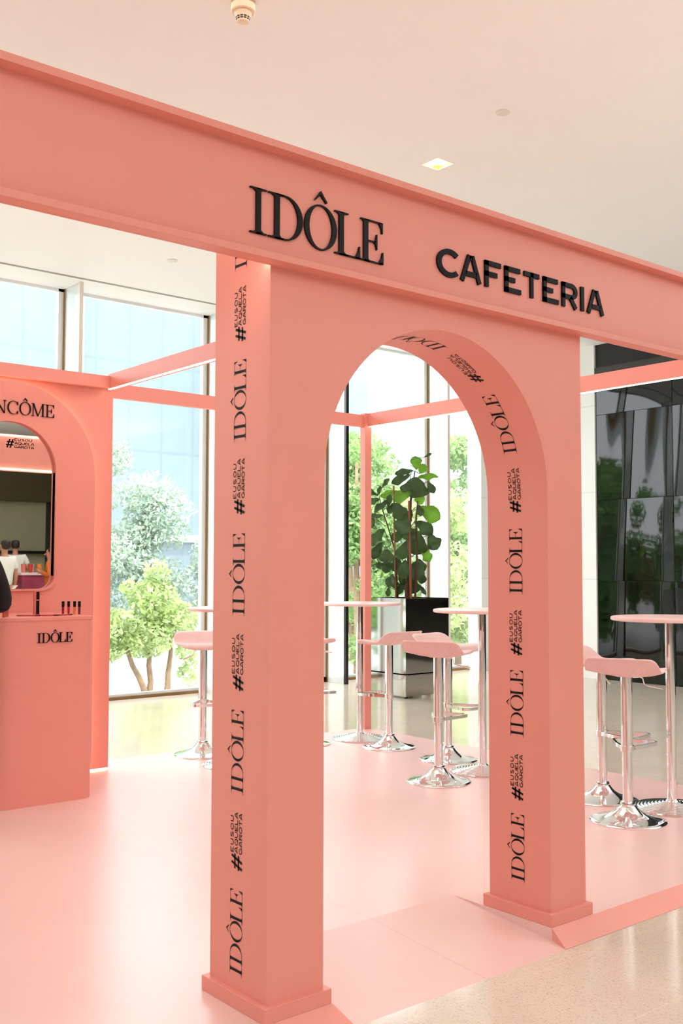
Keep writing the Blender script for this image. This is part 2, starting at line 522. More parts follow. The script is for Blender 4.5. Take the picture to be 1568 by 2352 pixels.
# trees further left that the black wall mirrors
for i, (x, y, h) in enumerate([(-3.5, 12.5, 4.1), (-0.8, 13.2, 4.6), (1.8, 12.2, 3.9), (4.0, 13.8, 4.7), (-6.5, 12.8, 4.4)]):
    rr = random.Random(60 + i)
    tree('garden_tree', ['second', 'third', 'fourth', 'fifth', 'first'][i] + ' round green tree from the left in the row hidden behind the display wall', (x, y, -0.7), blobs_in(rr, 18, 1.25, 0.5, h, 0.6, 0.8, lambda t: 1.0 - 0.35 * t),
         [wig(0, 0, 0.1, 0, h * 0.8, 0.09, 0.03, seed=i)], M['tree_g'], 0.10, 6500, 70 + i, 'garden trees behind the display wall')
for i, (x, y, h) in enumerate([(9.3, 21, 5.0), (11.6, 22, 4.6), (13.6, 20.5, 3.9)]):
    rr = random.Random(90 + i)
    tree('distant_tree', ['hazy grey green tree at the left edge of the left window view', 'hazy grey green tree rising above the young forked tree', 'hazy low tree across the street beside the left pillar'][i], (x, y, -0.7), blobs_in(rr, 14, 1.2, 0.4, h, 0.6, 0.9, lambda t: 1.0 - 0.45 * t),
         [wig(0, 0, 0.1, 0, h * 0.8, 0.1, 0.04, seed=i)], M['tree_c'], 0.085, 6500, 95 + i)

# ------------------------------------------------------------------ glyphs
# each glyph is a list of polygons in cap-height units; outlines are drawn by hand
def ell(cx, cy, rx, ry, a0, a1, n):
    return [(cx + rx * cos(radians(a0 + (a1 - a0) * i / n)), cy + ry * sin(radians(a0 + (a1 - a0) * i / n))) for i in range(n + 1)]

def ring(o, i):
    return [[o[k], o[k + 1], i[k + 1], i[k]] for k in range(len(o) - 1)]

def serif_glyph(ch, s, h):
    P = []
    def rect(x0, x1, y0, y1): P.append([(x0, y0), (x1, y0), (x1, y1), (x0, y1)])
    def stem(x, ser=True, w0=0.17, w1=0.17):
        rect(x, x + s, 0, 1)
        if ser:
            for y, d in ((0, 1), (1, -1)):
                rect(x - w0, x + s + w1, min(y, y + d * h), max(y, y + d * h))
                P.append([(x - w0 * 0.45, y + d * h), (x, y + d * h), (x, y + d * (h + 0.05))])
                P.append([(x + s, y + d * h), (x + s + w1 * 0.45, y + d * h), (x + s, y + d * (h + 0.05))])
    def ringO(cx, rx):
        P.extend(ring(ell(cx, 0.5, rx, 0.52, 0, 360, 64), ell(cx, 0.5, rx - s, 0.52 - h, 0, 360, 64)))
    def hat(cx, k=1.0):
        P.append([(cx, 1.34), (cx - 0.19 * k, 1.10), (cx - 0.165 * k, 1.10), (cx - 0.01, 1.245)])
        P.append([(cx, 1.34), (cx - 0.01, 1.245), (cx + 0.155 * k, 1.08), (cx + 0.19 * k, 1.10)])
    if ch == 'I':
        stem(0.15); w_ = 0.44
    elif ch == 'D':
        stem(0.14, w1=0.1)
        cx = 0.42; rx = 0.50
        o = ell(cx, 0.5, rx, 0.5, -90, 90, 32); i = ell(cx, 0.5, rx - s, 0.5 - h, -90, 90, 32)
        P.extend(ring(o, i)); rect(0.14, cx, 0, h); rect(0.14, cx, 1 - h, 1)
        w_ = 0.95
    elif ch in 'OÔ':
        ringO(0.47, 0.47); w_ = 0.94
        if ch == 'Ô': hat(0.47)
    elif ch == 'L':
        stem(0.13, w0=0.13, w1=0.14)
        rect(0.13, 0.76, 0, h)
        P.append([(0.76, 0), (0.76, 0.29), (0.735, 0.29), (0.70, 0.15), (0.62, h), (0.62, 0)])
        w_ = 0.77
    elif ch == 'E':
        stem(0.09, w0=0.09, w1=0.05)
        rect(0.09, 0.68, 0, h); rect(0.09, 0.66, 1 - h, 1)
        P.append([(0.70, 0), (0.70, 0.29), (0.675, 0.29), (0.64, 0.15), (0.56, h), (0.56, 0)])
        P.append([(0.68, 1), (0.56, 1), (0.56, 1 - h), (0.63, 0.87), (0.655, 0.74), (0.68, 0.74)])
        rect(0.09 + s, 0.46, 0.5 - h / 2, 0.5 + h / 2)
        P.append([(0.51, 0.69), (0.49, 0.69), (0.46, 0.56), (0.40, 0.5 + h / 2), (0.40, 0.5 - h / 2), (0.46, 0.44), (0.49, 0.32), (0.51, 0.32)])
        w_ = 0.71
    elif ch == 'A':
        P.append([(0.02, 0), (0.40, 1), (0.44, 1), (0.04 + h, 0)])
        P.append([(0.34, 1), (0.44, 1), (0.84, 0), (0.84 - s * 1.15, 0)])
        rect(0.18, 0.66, 0.33, 0.33 + h); rect(-0.06, 0.16, 0, h); rect(0.64, 0.92, 0, h)
        w_ = 0.88
    elif ch == 'N':
        t = h * 1.3
        rect(0.12, 0.12 + t, 0, 1); rect(0.76, 0.76 + t, 0, 1)
        P.append([(0.06, 1), (0.06 + s * 1.1, 1), (0.76 + t, 0), (0.76 - s * 0.55, 0)])
        rect(0.0, 0.26, 0, h); rect(0.66, 0.90, 1 - h, 1); rect(0.0, 0.2, 1 - h, 1)
        w_ = 0.94
    elif ch == 'C':
        o = ell(0.47, 0.5, 0.47, 0.52, 42, 318, 48); i = ell(0.47 + s * 0.35, 0.5, 0.47 - s * 0.65, 0.52 - h, 48, 312, 48)
        P.extend(ring(o, i))
        P.append([(0.83, 0.99), (0.85, 0.70), (0.82, 0.70), (0.72, 0.88)])
        P.append([(0.83, 0.01), (0.85, 0.28), (0.82, 0.28), (0.72, 0.12)])
        w_ = 0.90
    elif ch == 'M':
        t = h * 1.3
        rect(0.10, 0.10 + t, 0, 1); rect(0.90 - s * .3, 0.90 + s * .7, 0, 1)
        P.append([(0.08, 1), (0.08 + s, 1), (0.52 + s * 0.4, 0), (0.52 - s * 0.4, 0)])
        P.append([(0.52 - t / 2, 0), (0.52 + t / 2, 0), (0.92, 1), (0.88, 1)])
        rect(-0.02, 0.24, 0, h); rect(0.78, 1.08, 0, h); rect(0.84, 1.06, 1 - h, 1); rect(0, 0.14, 1 - h, 1)
        w_ = 1.1
    return P, w_

def stroke(pts, t, cap=0.0):
    """poly-line of thickness t as quads with mitred joints"""
    n = len(pts)
    L, Rr = [], []
    for i in range(n):
        p = Vector(pts[i])
        if i == 0: d = (Vector(pts[1]) - p).normalized(); nn = Vector((-d.y, d.x)); k = 1
        elif i == n - 1: d = (p - Vector(pts[-2])).normalized(); nn = Vector((-d.y, d.x)); k = 1
        else:
            d0 = (p - Vector(pts[i - 1])).normalized(); d1 = (Vector(pts[i + 1]) - p).normalized()
            n0 = Vector((-d0.y, d0.x)); n1 = Vector((-d1.y, d1.x))
            nn = (n0 + n1).normalized(); k = 1 / max(0.35, nn.dot(n0))
        L.append(tuple(p + nn * t / 2 * k)); Rr.append(tuple(p - nn * t / 2 * k))
    return [[Rr[i], Rr[i + 1], L[i + 1], L[i]] for i in range(n - 1)]

def sans_glyph(ch, t, w_=1.0):
    """geometric capitals of cap height 1, stroke t, width factor w_"""
    P = []; h = t / 2
    X = lambda v: v * w_
    def s(*pts, tt=t): P.extend(stroke([(X(a), b) for a, b in pts], tt))
    if ch == 'A':
        s((0.055, 0), (0.43, 0.995)); s((0.57, 0.995), (0.945, 0)); s((0.22, 0.30), (0.78, 0.30)); s((0.42, 1 - h), (0.58, 1 - h)); wd = 1.0
    elif ch in 'CG':
        o = [(X(0.5) + (X(0.5) - h) * cos(radians(a)), 0.5 + (0.52 - h) * sin(radians(a))) for a in range(45, 316, 9)]
        P.extend(stroke(o, t)); wd = 0.95
        if ch == 'G': s((0.58, 0.45), (0.93, 0.45)); s((0.93 - h * 0.2, 0.49), (0.93 - h * 0.2, 0.12))
    elif ch in 'OQ':
        o = [(X(0.5) + (X(0.5) - h) * cos(radians(a)), 0.5 + (0.52 - h) * sin(radians(a))) for a in range(0, 361, 9)]
        P.extend(stroke(o, t)); wd = 1.0
        if ch == 'Q': s((0.55, 0.28), (0.92, -0.06))
    elif ch in 'EF':
        s((h / w_, 0), (h / w_, 1)); s((0, 1 - h), (0.78, 1 - h)); s((0, 0.5), (0.52 if ch == 'E' else 0.60, 0.5)); wd = 0.82
        if ch == 'E': s((0, h), (0.82, h))
    elif ch == 'L':
        s((h / w_, 0), (h / w_, 1)); s((0, h), (0.78, h)); wd = 0.78
    elif ch == 'T':
        s((0, 1 - h), (0.86, 1 - h)); s((0.43, 0), (0.43, 1)); wd = 0.86
    elif ch == 'I':
        s((h / w_, 0), (h / w_, 1)); wd = t / w_
    elif ch == 'R':
        s((h / w_, 0), (h / w_, 1)); s((0, 1 - h), (0.55, 1 - h)); s((0, 0.44), (0.55, 0.44))
        ry = (1 - h - 0.44) / 2
        o = [(X(0.55) + (X(0.30) - h * 0.4) * cos(radians(a)), 0.44 + ry + ry * sin(radians(a))) for a in range(-90, 91, 12)]
        P.extend(stroke(o, t)); s((0.48, 0.44), (0.82, 0)); wd = 0.88
    elif ch == 'U':
        o = [(X(0) + h, 1.0)] + [(X(0.45) + (X(0.45) - h) * cos(radians(a)), 0.42 + (0.42 - h + 0.02) * sin(radians(a))) for a in range(180, 361, 12)] + [(X(0.9) - h, 1.0)]
        P.extend(stroke(o, t)); wd = 0.9
    elif ch == 'S':
        o = [(X(0.44) + (X(0.40) - h) * cos(radians(a)), 0.74 + (0.28 - h) * sin(radians(a))) for a in range(25, 271, 15)]
        o += [(X(0.44) + (X(0.42) - h) * cos(radians(a)), 0.255 + (0.275 - h) * sin(radians(a))) for a in range(75, -156, -15)]
        P.extend(stroke(o, t)); wd = 0.88
    elif ch == '#':
        tt = t
        P.extend(stroke([(0.12, 0.0), (0.46, 1.0)], tt)); P.extend(stroke([(0.50, 0.0), (0.84, 1.0)], tt))
        P.extend(stroke([(0.02, 0.33), (0.88, 0.33)], tt * 0.9)); P.extend(stroke([(0.10, 0.68), (0.96, 0.68)], tt * 0.9)); wd = 1.0
    return P, wd * w_

IDX = [0.0, 0.475, 1.47, 2.33, 3.12]            # pen positions of I D Ô L E in cap heights
def word_serif(word, s, h, xs=None, gap=0.04):
    out = []; x = 0
    for i, ch in enumerate(word):
        P, wd = serif_glyph(ch, s, h)
        ox = xs[i] if xs else x
        out.append([[(a + ox, b_) for a, b_ in q] for q in P])
        x += wd + gap
    return out

def hashtag(t):
    """# followed by three short lines; total height 1, starts at 0"""
    Pq = []
    g, wd = sans_glyph('#', 0.15)
    Pq += [[(a * 0.80, b_ * 0.86 + 0.02) for a, b_ in q] for q in g]
    for row, (txt, wtot) in enumerate((('EUSOU', 1.70), ('AQUELA', 1.92), ('GAROTA', 1.92))):
        ch_h = 0.25; y = 0.735 - row * 0.355
        gl = [sans_glyph(c, t, 1.25) for c in txt]
        tot = sum(w2 for _, w2 in gl)
        gap = (wtot / ch_h - tot) / (len(txt) - 1)
        x = 0
        for P, w2 in gl:
            Pq += [[(0.80 + (a + x) * ch_h, y + b_ * ch_h) for a, b_ in q] for q in P]
            x += w2 + gap
    return Pq

def glyph_mesh(polys, fn, depth=0.0):
    """fn(u, v, w) -> point; w is 0 at the face, depth at the back"""
    b = MB()
    for q in polys:
        n = len(q)
        f = [fn(u, v, 0.0) for u, v in q]
        if depth:
            k = [fn(u, v, depth) for u, v in q]
            b.add(f + k, [tuple(range(n)), tuple(range(2 * n - 1, n - 1, -1))] + [(i, i + n, (i + 1) % n + n, (i + 1) % n) for i in range(n)])
        else:
            b.add(f, [tuple(range(n))])
    return b

# ------------------------------------------------------------------ booth: floor platform
PX0, PX1, PY1 = -3.4, 4.02, 4.18
plat = thing('booth_platform', 'low pink vinyl platform floor under the pink booth', 'floor platform', (0, 0, FZ))
T = -FZ
b = MB()
XL, XR = 0.24, 1.312
# deck in three strips around the ramp
b.box(PX0, XL, -0.02, PY1, 0, T)
b.box(XR, PX1, -0.02, PY1, 0, T)
b.box(XL, XR, 0.50, PY1, 0, T)
obj('deck', b, M['vinyl'], plat)
b = MB(); b.add([(XL, 0.50, T), (XR, 0.50, T), (XR + 0.0, -0.02, 0.0055), (XR - 0.025, -0.105, 0.0), (XL + 0.025, -0.105, 0.0), (XL, -0.02, 0.0055), (XL, 0.5, 0), (XR, 0.5, 0)],
                [(0, 1, 2, 3, 4, 5), (0, 6, 7, 1), (6, 4, 3, 7), (0, 5, 4, 6), (1, 7, 3, 2)])
obj('ramp', b, M['vinyl'], plat)
b = MB()
for x0, x1, xo0, xo1 in ((PX0, XL, PX0, XL + 0.025), (XR, PX1, XR - 0.025, PX1)):
    b.add([(x0, -0.02, T), (x1, -0.02, T), (xo1, -0.105, 0.001), (xo0, -0.105, 0.001), (x0, -0.02, 0.001), (x1, -0.02, 0.001)],
          [(0, 1, 2, 3), (0, 4, 5, 1), (4, 3, 2, 5), (0, 3, 4), (1, 5, 2)])
obj('bevel_edge', b, M['vinyl_edge'], plat)

# ------------------------------------------------------------------ booth: arched entrance wall
AX0, AXa, AXb, AX1, AD = 0.0, 0.218, 1.333, 1.546, 0.313
ACX, AR, ASP, ATOP = 0.7755, 0.5575, 1.655, 2.58
arch = thing('entrance_arch', 'salmon pink arched entrance wall with black lettering inside the arch', 'archway', (0, 0, 0))
b = MB()
N = 64
arcp = [(ACX - AR * cos(pi * i / N), ASP + AR * sin(pi * i / N)) for i in range(N + 1)]
for y in (0.0, AD):
    o = len(b.v)
    # legs
    b.add([(AX0, y, 0), (AXa, y, 0), (AXa, y, ASP), (AX0, y, ASP)], [(0, 1, 2, 3)])
    b.add([(AXb, y, 0), (AX1, y, 0), (AX1, y, ASP), (AXb, y, ASP)], [(0, 1, 2, 3)])
    b.add([(AX0, y, ASP), (AXa, y, ASP), (AXa, y, ATOP), (AX0, y, ATOP)], [(0, 1, 2, 3)])
    b.add([(AXb, y, ASP), (AX1, y, ASP), (AX1, y, ATOP), (AXb, y, ATOP)], [(0, 1, 2, 3)])
    for i in range(N):
        (xa, za), (xb, zb) = arcp[i], arcp[i + 1]
        b.add([(xa, y, za), (xb, y, zb), (xb, y, ATOP), (xa, y, ATOP)], [(0, 1, 2, 3)])
def side(x0, z0, x1, z1):
    b.add([(x0, 0, z0), (x0, AD, z0), (x1, AD, z1), (x1, 0, z1)], [(0, 1, 2, 3)])
side(AX0, 0, AX0, ATOP); side(AX1, 0, AX1, ATOP); side(AX0, ATOP, AX1, ATOP); side(AX0, 0, AXa, 0); side(AXb, 0, AX1, 0)
side(AXa, 0, AXa, ASP); side(AXb, 0, AXb, ASP)
for i in range(N):
    side(arcp[i][0], arcp[i][1], arcp[i + 1][0], arcp[i + 1][1])
abody = o = obj('arch_body', b, M['pink'], arch, smooth=True, auto=20)
# weld
bm = bmesh.new(); bm.from_mesh(o.data); bmesh.ops.remove_doubles(bm, verts=bm.verts, dist=1e-5)
bmesh.ops.recalc_face_normals(bm, faces=bm.faces); bm.to_mesh(o.data); bm.free(); o.data.set_sharp_from_angle(angle=radians(20))
EP, HP = 0.0195, 0.0465
for x0, x1 in ((AX0, AXa), (AXb, AX1)):
    b = MB(); b.box(x0 - EP, x1 + EP, -EP, AD + EP, 0, HP)
    obj('plinth', b, M['pink_lamin'], arch, bevel=0.0018)

CAP = 0.0665
def pillar_fn(s0, base=0.130):
    return lambda u, v, w_: (-0.0012, base + v, s0 + u)
def reveal_fn(s0, base=0.130):
    def fn(u, v, w_):
        s = s0 + u; e = 0.0015
        if s < ASP: return (AXb - e, base + v, s)
        a = (s - ASP) / AR
        return (ACX + (AR - e) * cos(a), base + v, ASP + (AR - e) * sin(a))
    return fn
idole_print = [q for g in word_serif('IDÔLE', 0.125, 0.022, IDX) for q in g]
tag_print = hashtag(0.17)
def scl(polys, k): return [[(a * k, c * k) for a, c in q] for q in polys]
def shear_none(p): return p
idp = scl(idole_print, CAP * 1.0 * (0.262 / (3.83 * CAP)))
idp = [[(a, c * (3.83 * CAP / 0.262)) for a, c in q] for q in idp]
tgp = scl(tag_print, 0.0665)
for k in range(5):
    z0 = 0.091 + 0.5595 * k
    polys = idp if z0 + 0.262 < ATOP - 0.02 else [q for q in idp if max(p[0] for p in q) + z0 < ATOP - 0.01]
    obj('word_print', glyph_mesh(polys, pillar_fn(z0)), M['ink'], abody, fix=False)
    if k < 4:
        obj('hashtag_print', glyph_mesh(tgp, pillar_fn(0.412 + 0.5595 * k, 0.132)), M['ink'], abody, fix=False)
for k in range(5):
    z0 = 0.130 + 0.5650 * k
    obj('word_print', glyph_mesh(idp, reveal_fn(z0)), M['ink'], abody, fix=False)
    obj('hashtag_print', glyph_mesh(tgp, reveal_fn(0.445 + 0.5700 * k, 0.133)), M['ink'], abody, fix=False)

# ------------------------------------------------------------------ booth: fascia sign
fas = thing('fascia_sign', 'long salmon pink fascia board carrying the raised black cafe lettering', 'sign board', (0, 0, 0))
FX0, FX1 = -4.0, 4.08
b = MB(); b.box(FX0, FX1, -0.012, 0.0, 2.305, 2.68)
fboard = obj('board', b, M['pink'], fas)
b = MB(); b.box(FX0, FX1, -0.060, -0.012, 2.657, 2.68)
obj('lip', b, M['pink'], fas, bevel=0.0012)
b = MB(); b.box(FX0, FX1, -0.060, -0.012, 2.305, 2.327)
obj('lip', b, M['pink'], fas, bevel=0.0012)
for z in (2.318, 2.664):
    for x0, x1 in ((FX0, -0.004), (AX1 + 0.004, FX1)):
        b = MB(); b.box(x0, x1, 0.0005, 0.010, z, z + 0.008)
        obj('led_strip', b, M['led_fascia'], fas)
CH = 0.1425
for ch, x0, wd in (('I', -0.0905, 0.0625), ('D', -0.022, 0.134), ('Ô', 0.119, 0.133), ('L', 0.2435, 0.110), ('E', 0.3555, 0.102)):
    P, gw = serif_glyph(ch, 0.135, 0.028)
    kx = wd / gw
    if ch == 'I': P = [[(a - (0.15 - 0.17), c) for a, c in q] for q in P]; kx = wd / (0.34 + 0.135)
    if ch == 'D': P = [[(a - (0.14 - 0.17), c) for a, c in q] for q in P]; kx = wd / 0.95
    sx = kx
    obj('letter', glyph_mesh(P, lambda u, v, w_: (x0 + u * sx, -0.020 + w_, 2.389 + v * CH), 0.008), M['black'], fboard)
for ch, x0, x1 in (('C', 0.712, 0.821), ('A', 0.832, 0.942), ('F', 0.962, 1.050), ('E', 1.072, 1.164), ('T', 1.183, 1.272), ('E', 1.296, 1.390), ('R', 1.412, 1.509), ('I', 1.532, 1.552), ('A', 1.573, 1.685)):
    hh = 0.099
    P, gw = sans_glyph(ch, 0.185, 1.06 if ch != 'I' else 1.0)
    xs = [a for q in P for a, c in q]; a0, a1 = min(xs), max(xs)
    kx = (x1 - x0) / (a1 - a0)
    obj('letter', glyph_mesh(P, lambda u, v, w_: (x0 + (u - a0) * kx, -0.020 + w_, 2.407 + v * hh), 0.008), M['ink'], fboard)

# ------------------------------------------------------------------ booth: overhead frame
def beam(name, label, x0, x1, y0, y1, z0, z1, leds):
    r = thing(name, label, 'beam', (0, 0, 0), 0, 'overhead beams of the booth')
    b = MB(); b.box(x0, x1, y0, y1, z0, z1)
    bb = obj('beam_body', b, M['pink_lamin'], r, bevel=0.001)
    for (a0, a1, c0, c1) in leds:
        b = MB(); b.box(a0, a1, c0, c1, z0 - 0.006, z0)
        obj('led_strip', b, M['led'], bb)
beam('overhead_beam', 'pink overhead beam from the display wall towards the left pillar', 1.395, 1.450, 0.02, 3.86, 2.588, 2.688, [(1.400, 1.412, 0.03, 3.855)])
beam('overhead_beam', 'pink overhead beam at the right end of the booth with a light strip under it', 3.985, 4.03, 0.02, 4.11, 2.588, 2.70, [(3.99, 4.004, 0.03, 4.10)])
beam('overhead_beam', 'pink overhead beam along the back of the booth before the windows', 1.45, 3.95, 4.13, 4.17, 2.582, 2.685, [])
beam('overhead_beam', 'pink overhead beam along the top front of the display wall', -0.6, 1.395, 3.825, 3.86, 2.588, 2.672, [])
b = MB(); b.box(3.950, 4.022, 4.11, 4.175, 0.0, 2.70)
tag(obj('corner_post', b, M['pink_lamin'], bevel=0.001), 'slim pink corner post at the rear right of the booth', 'post')

# ------------------------------------------------------------------ display wall with arch board and mirror
dw = thing('display_wall', 'pink display wall with a backlit arch board and an arched mirror', 'display wall', (0, 0, 0))
b = MB(); b.box(-0.25, 1.452, 3.885, 3.96, 0.012, 2.67)
WX0, WX1 = -0.25, 1.452
obj('wall_panel', b, M['pink'], dw, bevel=0.001)
BCX, BR, BSP = 0.70, 0.597, 1.965
MCX, MR, MSP, MB0, MBR = 0.700, 0.312, 1.985, 1.225, 0.085
def mirror_outline(r, n=32, zb=MB0, rb=MBR):
    pts = [(MCX + r * cos(pi * i / n), MSP + r * sin(pi * i / n)) for i in range(n + 1)]
    for i in range(1, 13):
        a = pi + (pi / 2) * i / 12
        pts.append((MCX - r + rb + rb * cos(a), zb + rb + rb * sin(a)))
    for i in range(0, 13):
        a = 1.5 * pi + (pi / 2) * i / 12
        pts.append((MCX + r - rb + rb * cos(a), zb + rb + rb * sin(a)))
    return pts
def board_pts(n_):
    return None
# arch board with a mirror opening: bridge the two outlines by matching angle around the mirror centre
inn = mirror_outline(MR)
cc = Vector((MCX, 1.75))
def board_ray(p):
    d = (Vector(p) - cc).normalized()
    # outer: semicircle of radius BR at (BCX,BSP) above, straight sides down to z=0.0
    best = 1e9
    if d.x: 
        for xs in (BCX - BR, BCX + BR):
            t = (xs - cc.x) / d.x
            z = cc.y + d.y * t
            if t > 0 and 0 <= z <= BSP: best = min(best, t)
    if d.y < 0:
        t = -cc.y / d.y
        if abs(cc.x + d.x * t - BCX) <= BR: best = min(best, t)
    rel = cc - Vector((BCX, BSP)); bb = rel.dot(d); c2 = rel.dot(rel) - BR * BR
    t = -bb + math.sqrt(bb * bb - c2)
    if cc.y + d.y * t >= BSP: best = min(best, t)
    return tuple(cc + d * best)
dense = []
for i in range(len(inn)):
    a, c = Vector(inn[i]), Vector(inn[(i + 1) % len(inn)])
    st = max(1, int((c - a).length / 0.02))
    for j in range(st):
        dense.append(tuple(a + (c - a) * j / st))
extra = []
outer = [board_ray(p) for p in dense]
YB0, YB1 = 3.826, 3.846
b = MB(); n = len(dense)
vi = [(p[0], YB0, p[1]) for p in dense]; vo = [(p[0], YB0, p[1]) for p in outer]
vi2 = [(p[0], YB0 + 0.030, p[1]) for p in dense]; vo2 = [(p[0], YB1, p[1]) for p in outer]
b.add(vi + vo + vi2 + vo2, [(i, (i + 1) % n, n + (i + 1) % n, n + i) for i in range(n)] + [(i, 2 * n + i, 2 * n + (i + 1) % n, (i + 1) % n) for i in range(n)] + [(n + i, n + (i + 1) % n, 3 * n + (i + 1) % n, 3 * n + i) for i in range(n)])
aboard = obj('arch_board', b, M['pink'], dw)
# raised rim round the mirror
rim_o = mirror_outline(MR + 0.012, zb=MB0 - 0.012, rb=MBR + 0.012); rim_i = mirror_outline(MR)
b = MB(); n = len(rim_i)
vs = [(p[0], 3.808, p[1]) for p in rim_i] + [(p[0], 3.808, p[1]) for p in rim_o] + [(p[0], 3.850, p[1]) for p in rim_i] + [(p[0], 3.827, p[1]) for p in rim_o]
b.add(vs, [(i, (i + 1) % n, n + (i + 1) % n, n + i) for i in range(n)] + [(i, 2 * n + i, 2 * n + (i + 1) % n, (i + 1) % n) for i in range(n)] + [(n + i, n + (i + 1) % n, 3 * n + (i + 1) % n, 3 * n + i) for i in range(n)])
obj('mirror_rim', b, M['pink_lamin'], dw, smooth=True, auto=30)
b = MB(); b.add([(p[0], 3.848 - 0.006 * (p[1] - 1.2), p[1]) for p in rim_i], [tuple(range(n))])
mir = obj('mirror', b, M['mirror'], dw, fix=False)
# halo strip behind the arch board edge
b = MB(); hp = [(BCX + (BR - 0.014) * cos(pi * i / 48), BSP + (BR - 0.014) * sin(pi * i / 48)) for i in range(49)]
hp = [(BCX + BR - 0.014, 0.02)] + hp + [(BCX - BR + 0.014, 0.02)]
for i in range(len(hp) - 1):
    (xa, za), (xb, zb) = hp[i], hp[i + 1]
    b.add([(xa, 3.852, za), (xb, 3.852, zb), (xb, 3.878, zb), (xa, 3.878, za)], [(0, 1, 2, 3)])
obj('halo_strip', b, M['led_soft'], dw)
b = MB(); b.box(BCX + BR + 0.005, WX1 - 0.005, 3.90, 3.93, 0.0, 0.012)
obj('floor_led', b, M['led_soft'], dw)
# LANCOME lettering on the board
w1 = word_serif('LANCÔME', 0.105, 0.03, None, 0.05)
xr = max(p[0] for q in w1[-1] for p in q)
k1 = 0.083
for g in w1:
    obj('letter', glyph_mesh(g, lambda u, v, w_: (0.995 + (u - xr) * k1, 3.818 + w_, 2.346 + v * k1), 0.008), M['black'], aboard)
# vinyl hashtag on the mirror
obj('hashtag_print', glyph_mesh(tgp, lambda u, v, w_: (0.684 + u * (0.187 / 0.181), 3.8400, 2.128 + v * (0.066 / 0.0665))), M['ink'], mir, fix=False)

# ------------------------------------------------------------------ counter
def counter_outline():
    pts = []
    x0, x1, y0, y1 = 0.22, 0.985, 3.145, 3.82
    r1 = 0.075; r0 = 0.26
    pts += [(x1, y1), (x1, y0 + r1)]
    pts += [(x1 - r1 + r1 * cos(radians(-a)), y0 + r1 + r1 * sin(radians(-a))) for a in range(6, 91, 6)]
    pts += [(x0 + r0 + r0 * cos(radians(270 - a)), y0 + r0 + r0 * sin(radians(270 - a))) for a in range(0, 91, 5)]
    pts += [(x0, y1)]
    return pts
co = counter_outline()
ctr = thing('display_counter', 'rounded salmon pink counter with black lettering, below the mirror', 'counter', (0, 0, 0))
b = MB(); n = len(co)
b.add([(x, y, 0) for x, y in co] + [(x, y, 1.055) for x, y in co], [(i, (i + 1) % n, n + (i + 1) % n, n + i) for i in range(n)] + [tuple(range(n)), tuple(range(2 * n - 1, n - 1, -1))])
cbody = obj('counter_body', b, M['pink'], ctr, smooth=True, auto=25)
b = MB()
cc2 = [(0.6 + (x - 0.6) * 1.006, y - 0.004 * (1 if y < 3.5 else 0)) for x, y in co]
b.add([(x, y, 1.055) for x, y in cc2] + [(x, y, 1.075) for x, y in cc2], [(i, (i + 1) % n, n + (i + 1) % n, n + i) for i in range(n)] + [tuple(range(n)), tuple(range(2 * n - 1, n - 1, -1))])
obj('counter_top', b, M['pink_lamin'], ctr, bevel=0.002)
for g in word_serif('IDÔLE', 0.13, 0.03, IDX):
    obj('letter', glyph_mesh(g, lambda u, v, w_: (0.614 + u * 0.0565, 3.138 + w_, 0.928 + v * 0.056), 0.007), M['black'], cbody)

# items on the counter
ZC = 1.075
cols = [(srgb(150, 10, 50), 'dark magenta'), (srgb(186, 30, 48), 'bright red'), (srgb(232, 130, 84), 'peach orange'), (srgb(110, 14, 36), 'deep wine red')]
for (x, y), (c, cn) in zip([(0.905, 3.43), (0.935, 3.415), (0.966, 3.398), (0.990, 3.382)], cols):
    x -= 0.004
    t = thing('lip_gloss', cn + ' lip gloss tube with a black cap on the pink counter', 'lip gloss', (x, y, ZC), 0, 'lip gloss tubes on the counter')
    b = MB(); b.lathe([(0.0058, 0), (0.0062, 0.003), (0.0076, 0.044), (0.0070, 0.046)], 20); obj('tube', b, mat(cn.replace(' ', '_') + '_gloss', c, rough=0.15), t, smooth=True)
    b = MB(); b.lathe([(0.0082, 0.046), (0.0086, 0.048), (0.0086, 0.079), (0.0080, 0.081)], 20); obj('cap', b, M['black'], t, smooth=True)
t = thing('mascara_box', 'tall pink and black mascara carton standing on the counter', 'carton', (0.716, 3.392, ZC), radians(-8))
b = MB(); b.box(-0.020, 0.014, -0.013, 0.013, 0, 0.150); obj('carton', b, mat('rose_gold_card', srgb(226, 122, 112), rough=0.35), t, bevel=0.0008)
b = MB(); b.box(-0.008, 0.011, -0.0138, -0.013, 0.008, 0.090); b.box(-0.008, 0.011, -0.0138, -0.013, 0.096, 0.143); obj('black_label', b, M['black'], t)
for (xa, ya, xb, yb, lb) in [(0.575, 3.36, 0.70, 3.30, 'leftmost of the three slim pencils lying on the counter'), (0.70, 3.30, 0.80, 3.27, 'middle one of the three slim pencils lying on the counter'), (0.80, 3.285, 0.905, 3.305, 'rightmost of the three slim pencils lying on the counter')]:
    t = thing('lip_pencil', lb, 'lip pencil', (xa, ya, ZC + 0.0045), math.atan2(yb - ya, xb - xa), 'lip pencils on the counter')
    L = math.hypot(xb - xa, yb - ya)
    b = MB(); b.tube([(0.012, 0, 0), (L - 0.03, 0, 0)], 0.0045, 12); obj('barrel', b, mat('rose_barrel', srgb(190, 84, 74), rough=0.3), t, smooth=True)
    b = MB(); b.tube([(L - 0.03, 0, 0), (L, 0, 0)], 0.0047, 12); obj('cap', b, mat('wine_cap', srgb(120, 20, 38), rough=0.3), t, smooth=True)
    b = MB(); b.tube([(0, 0, 0), (0.012, 0, 0)], [0.001, 0.0043], 12); obj('tip', b, mat('wine_tip', srgb(120, 20, 38), rough=0.5), t, smooth=True)
names = ['leftmost', 'second', 'middle', 'fourth', 'rightmost']
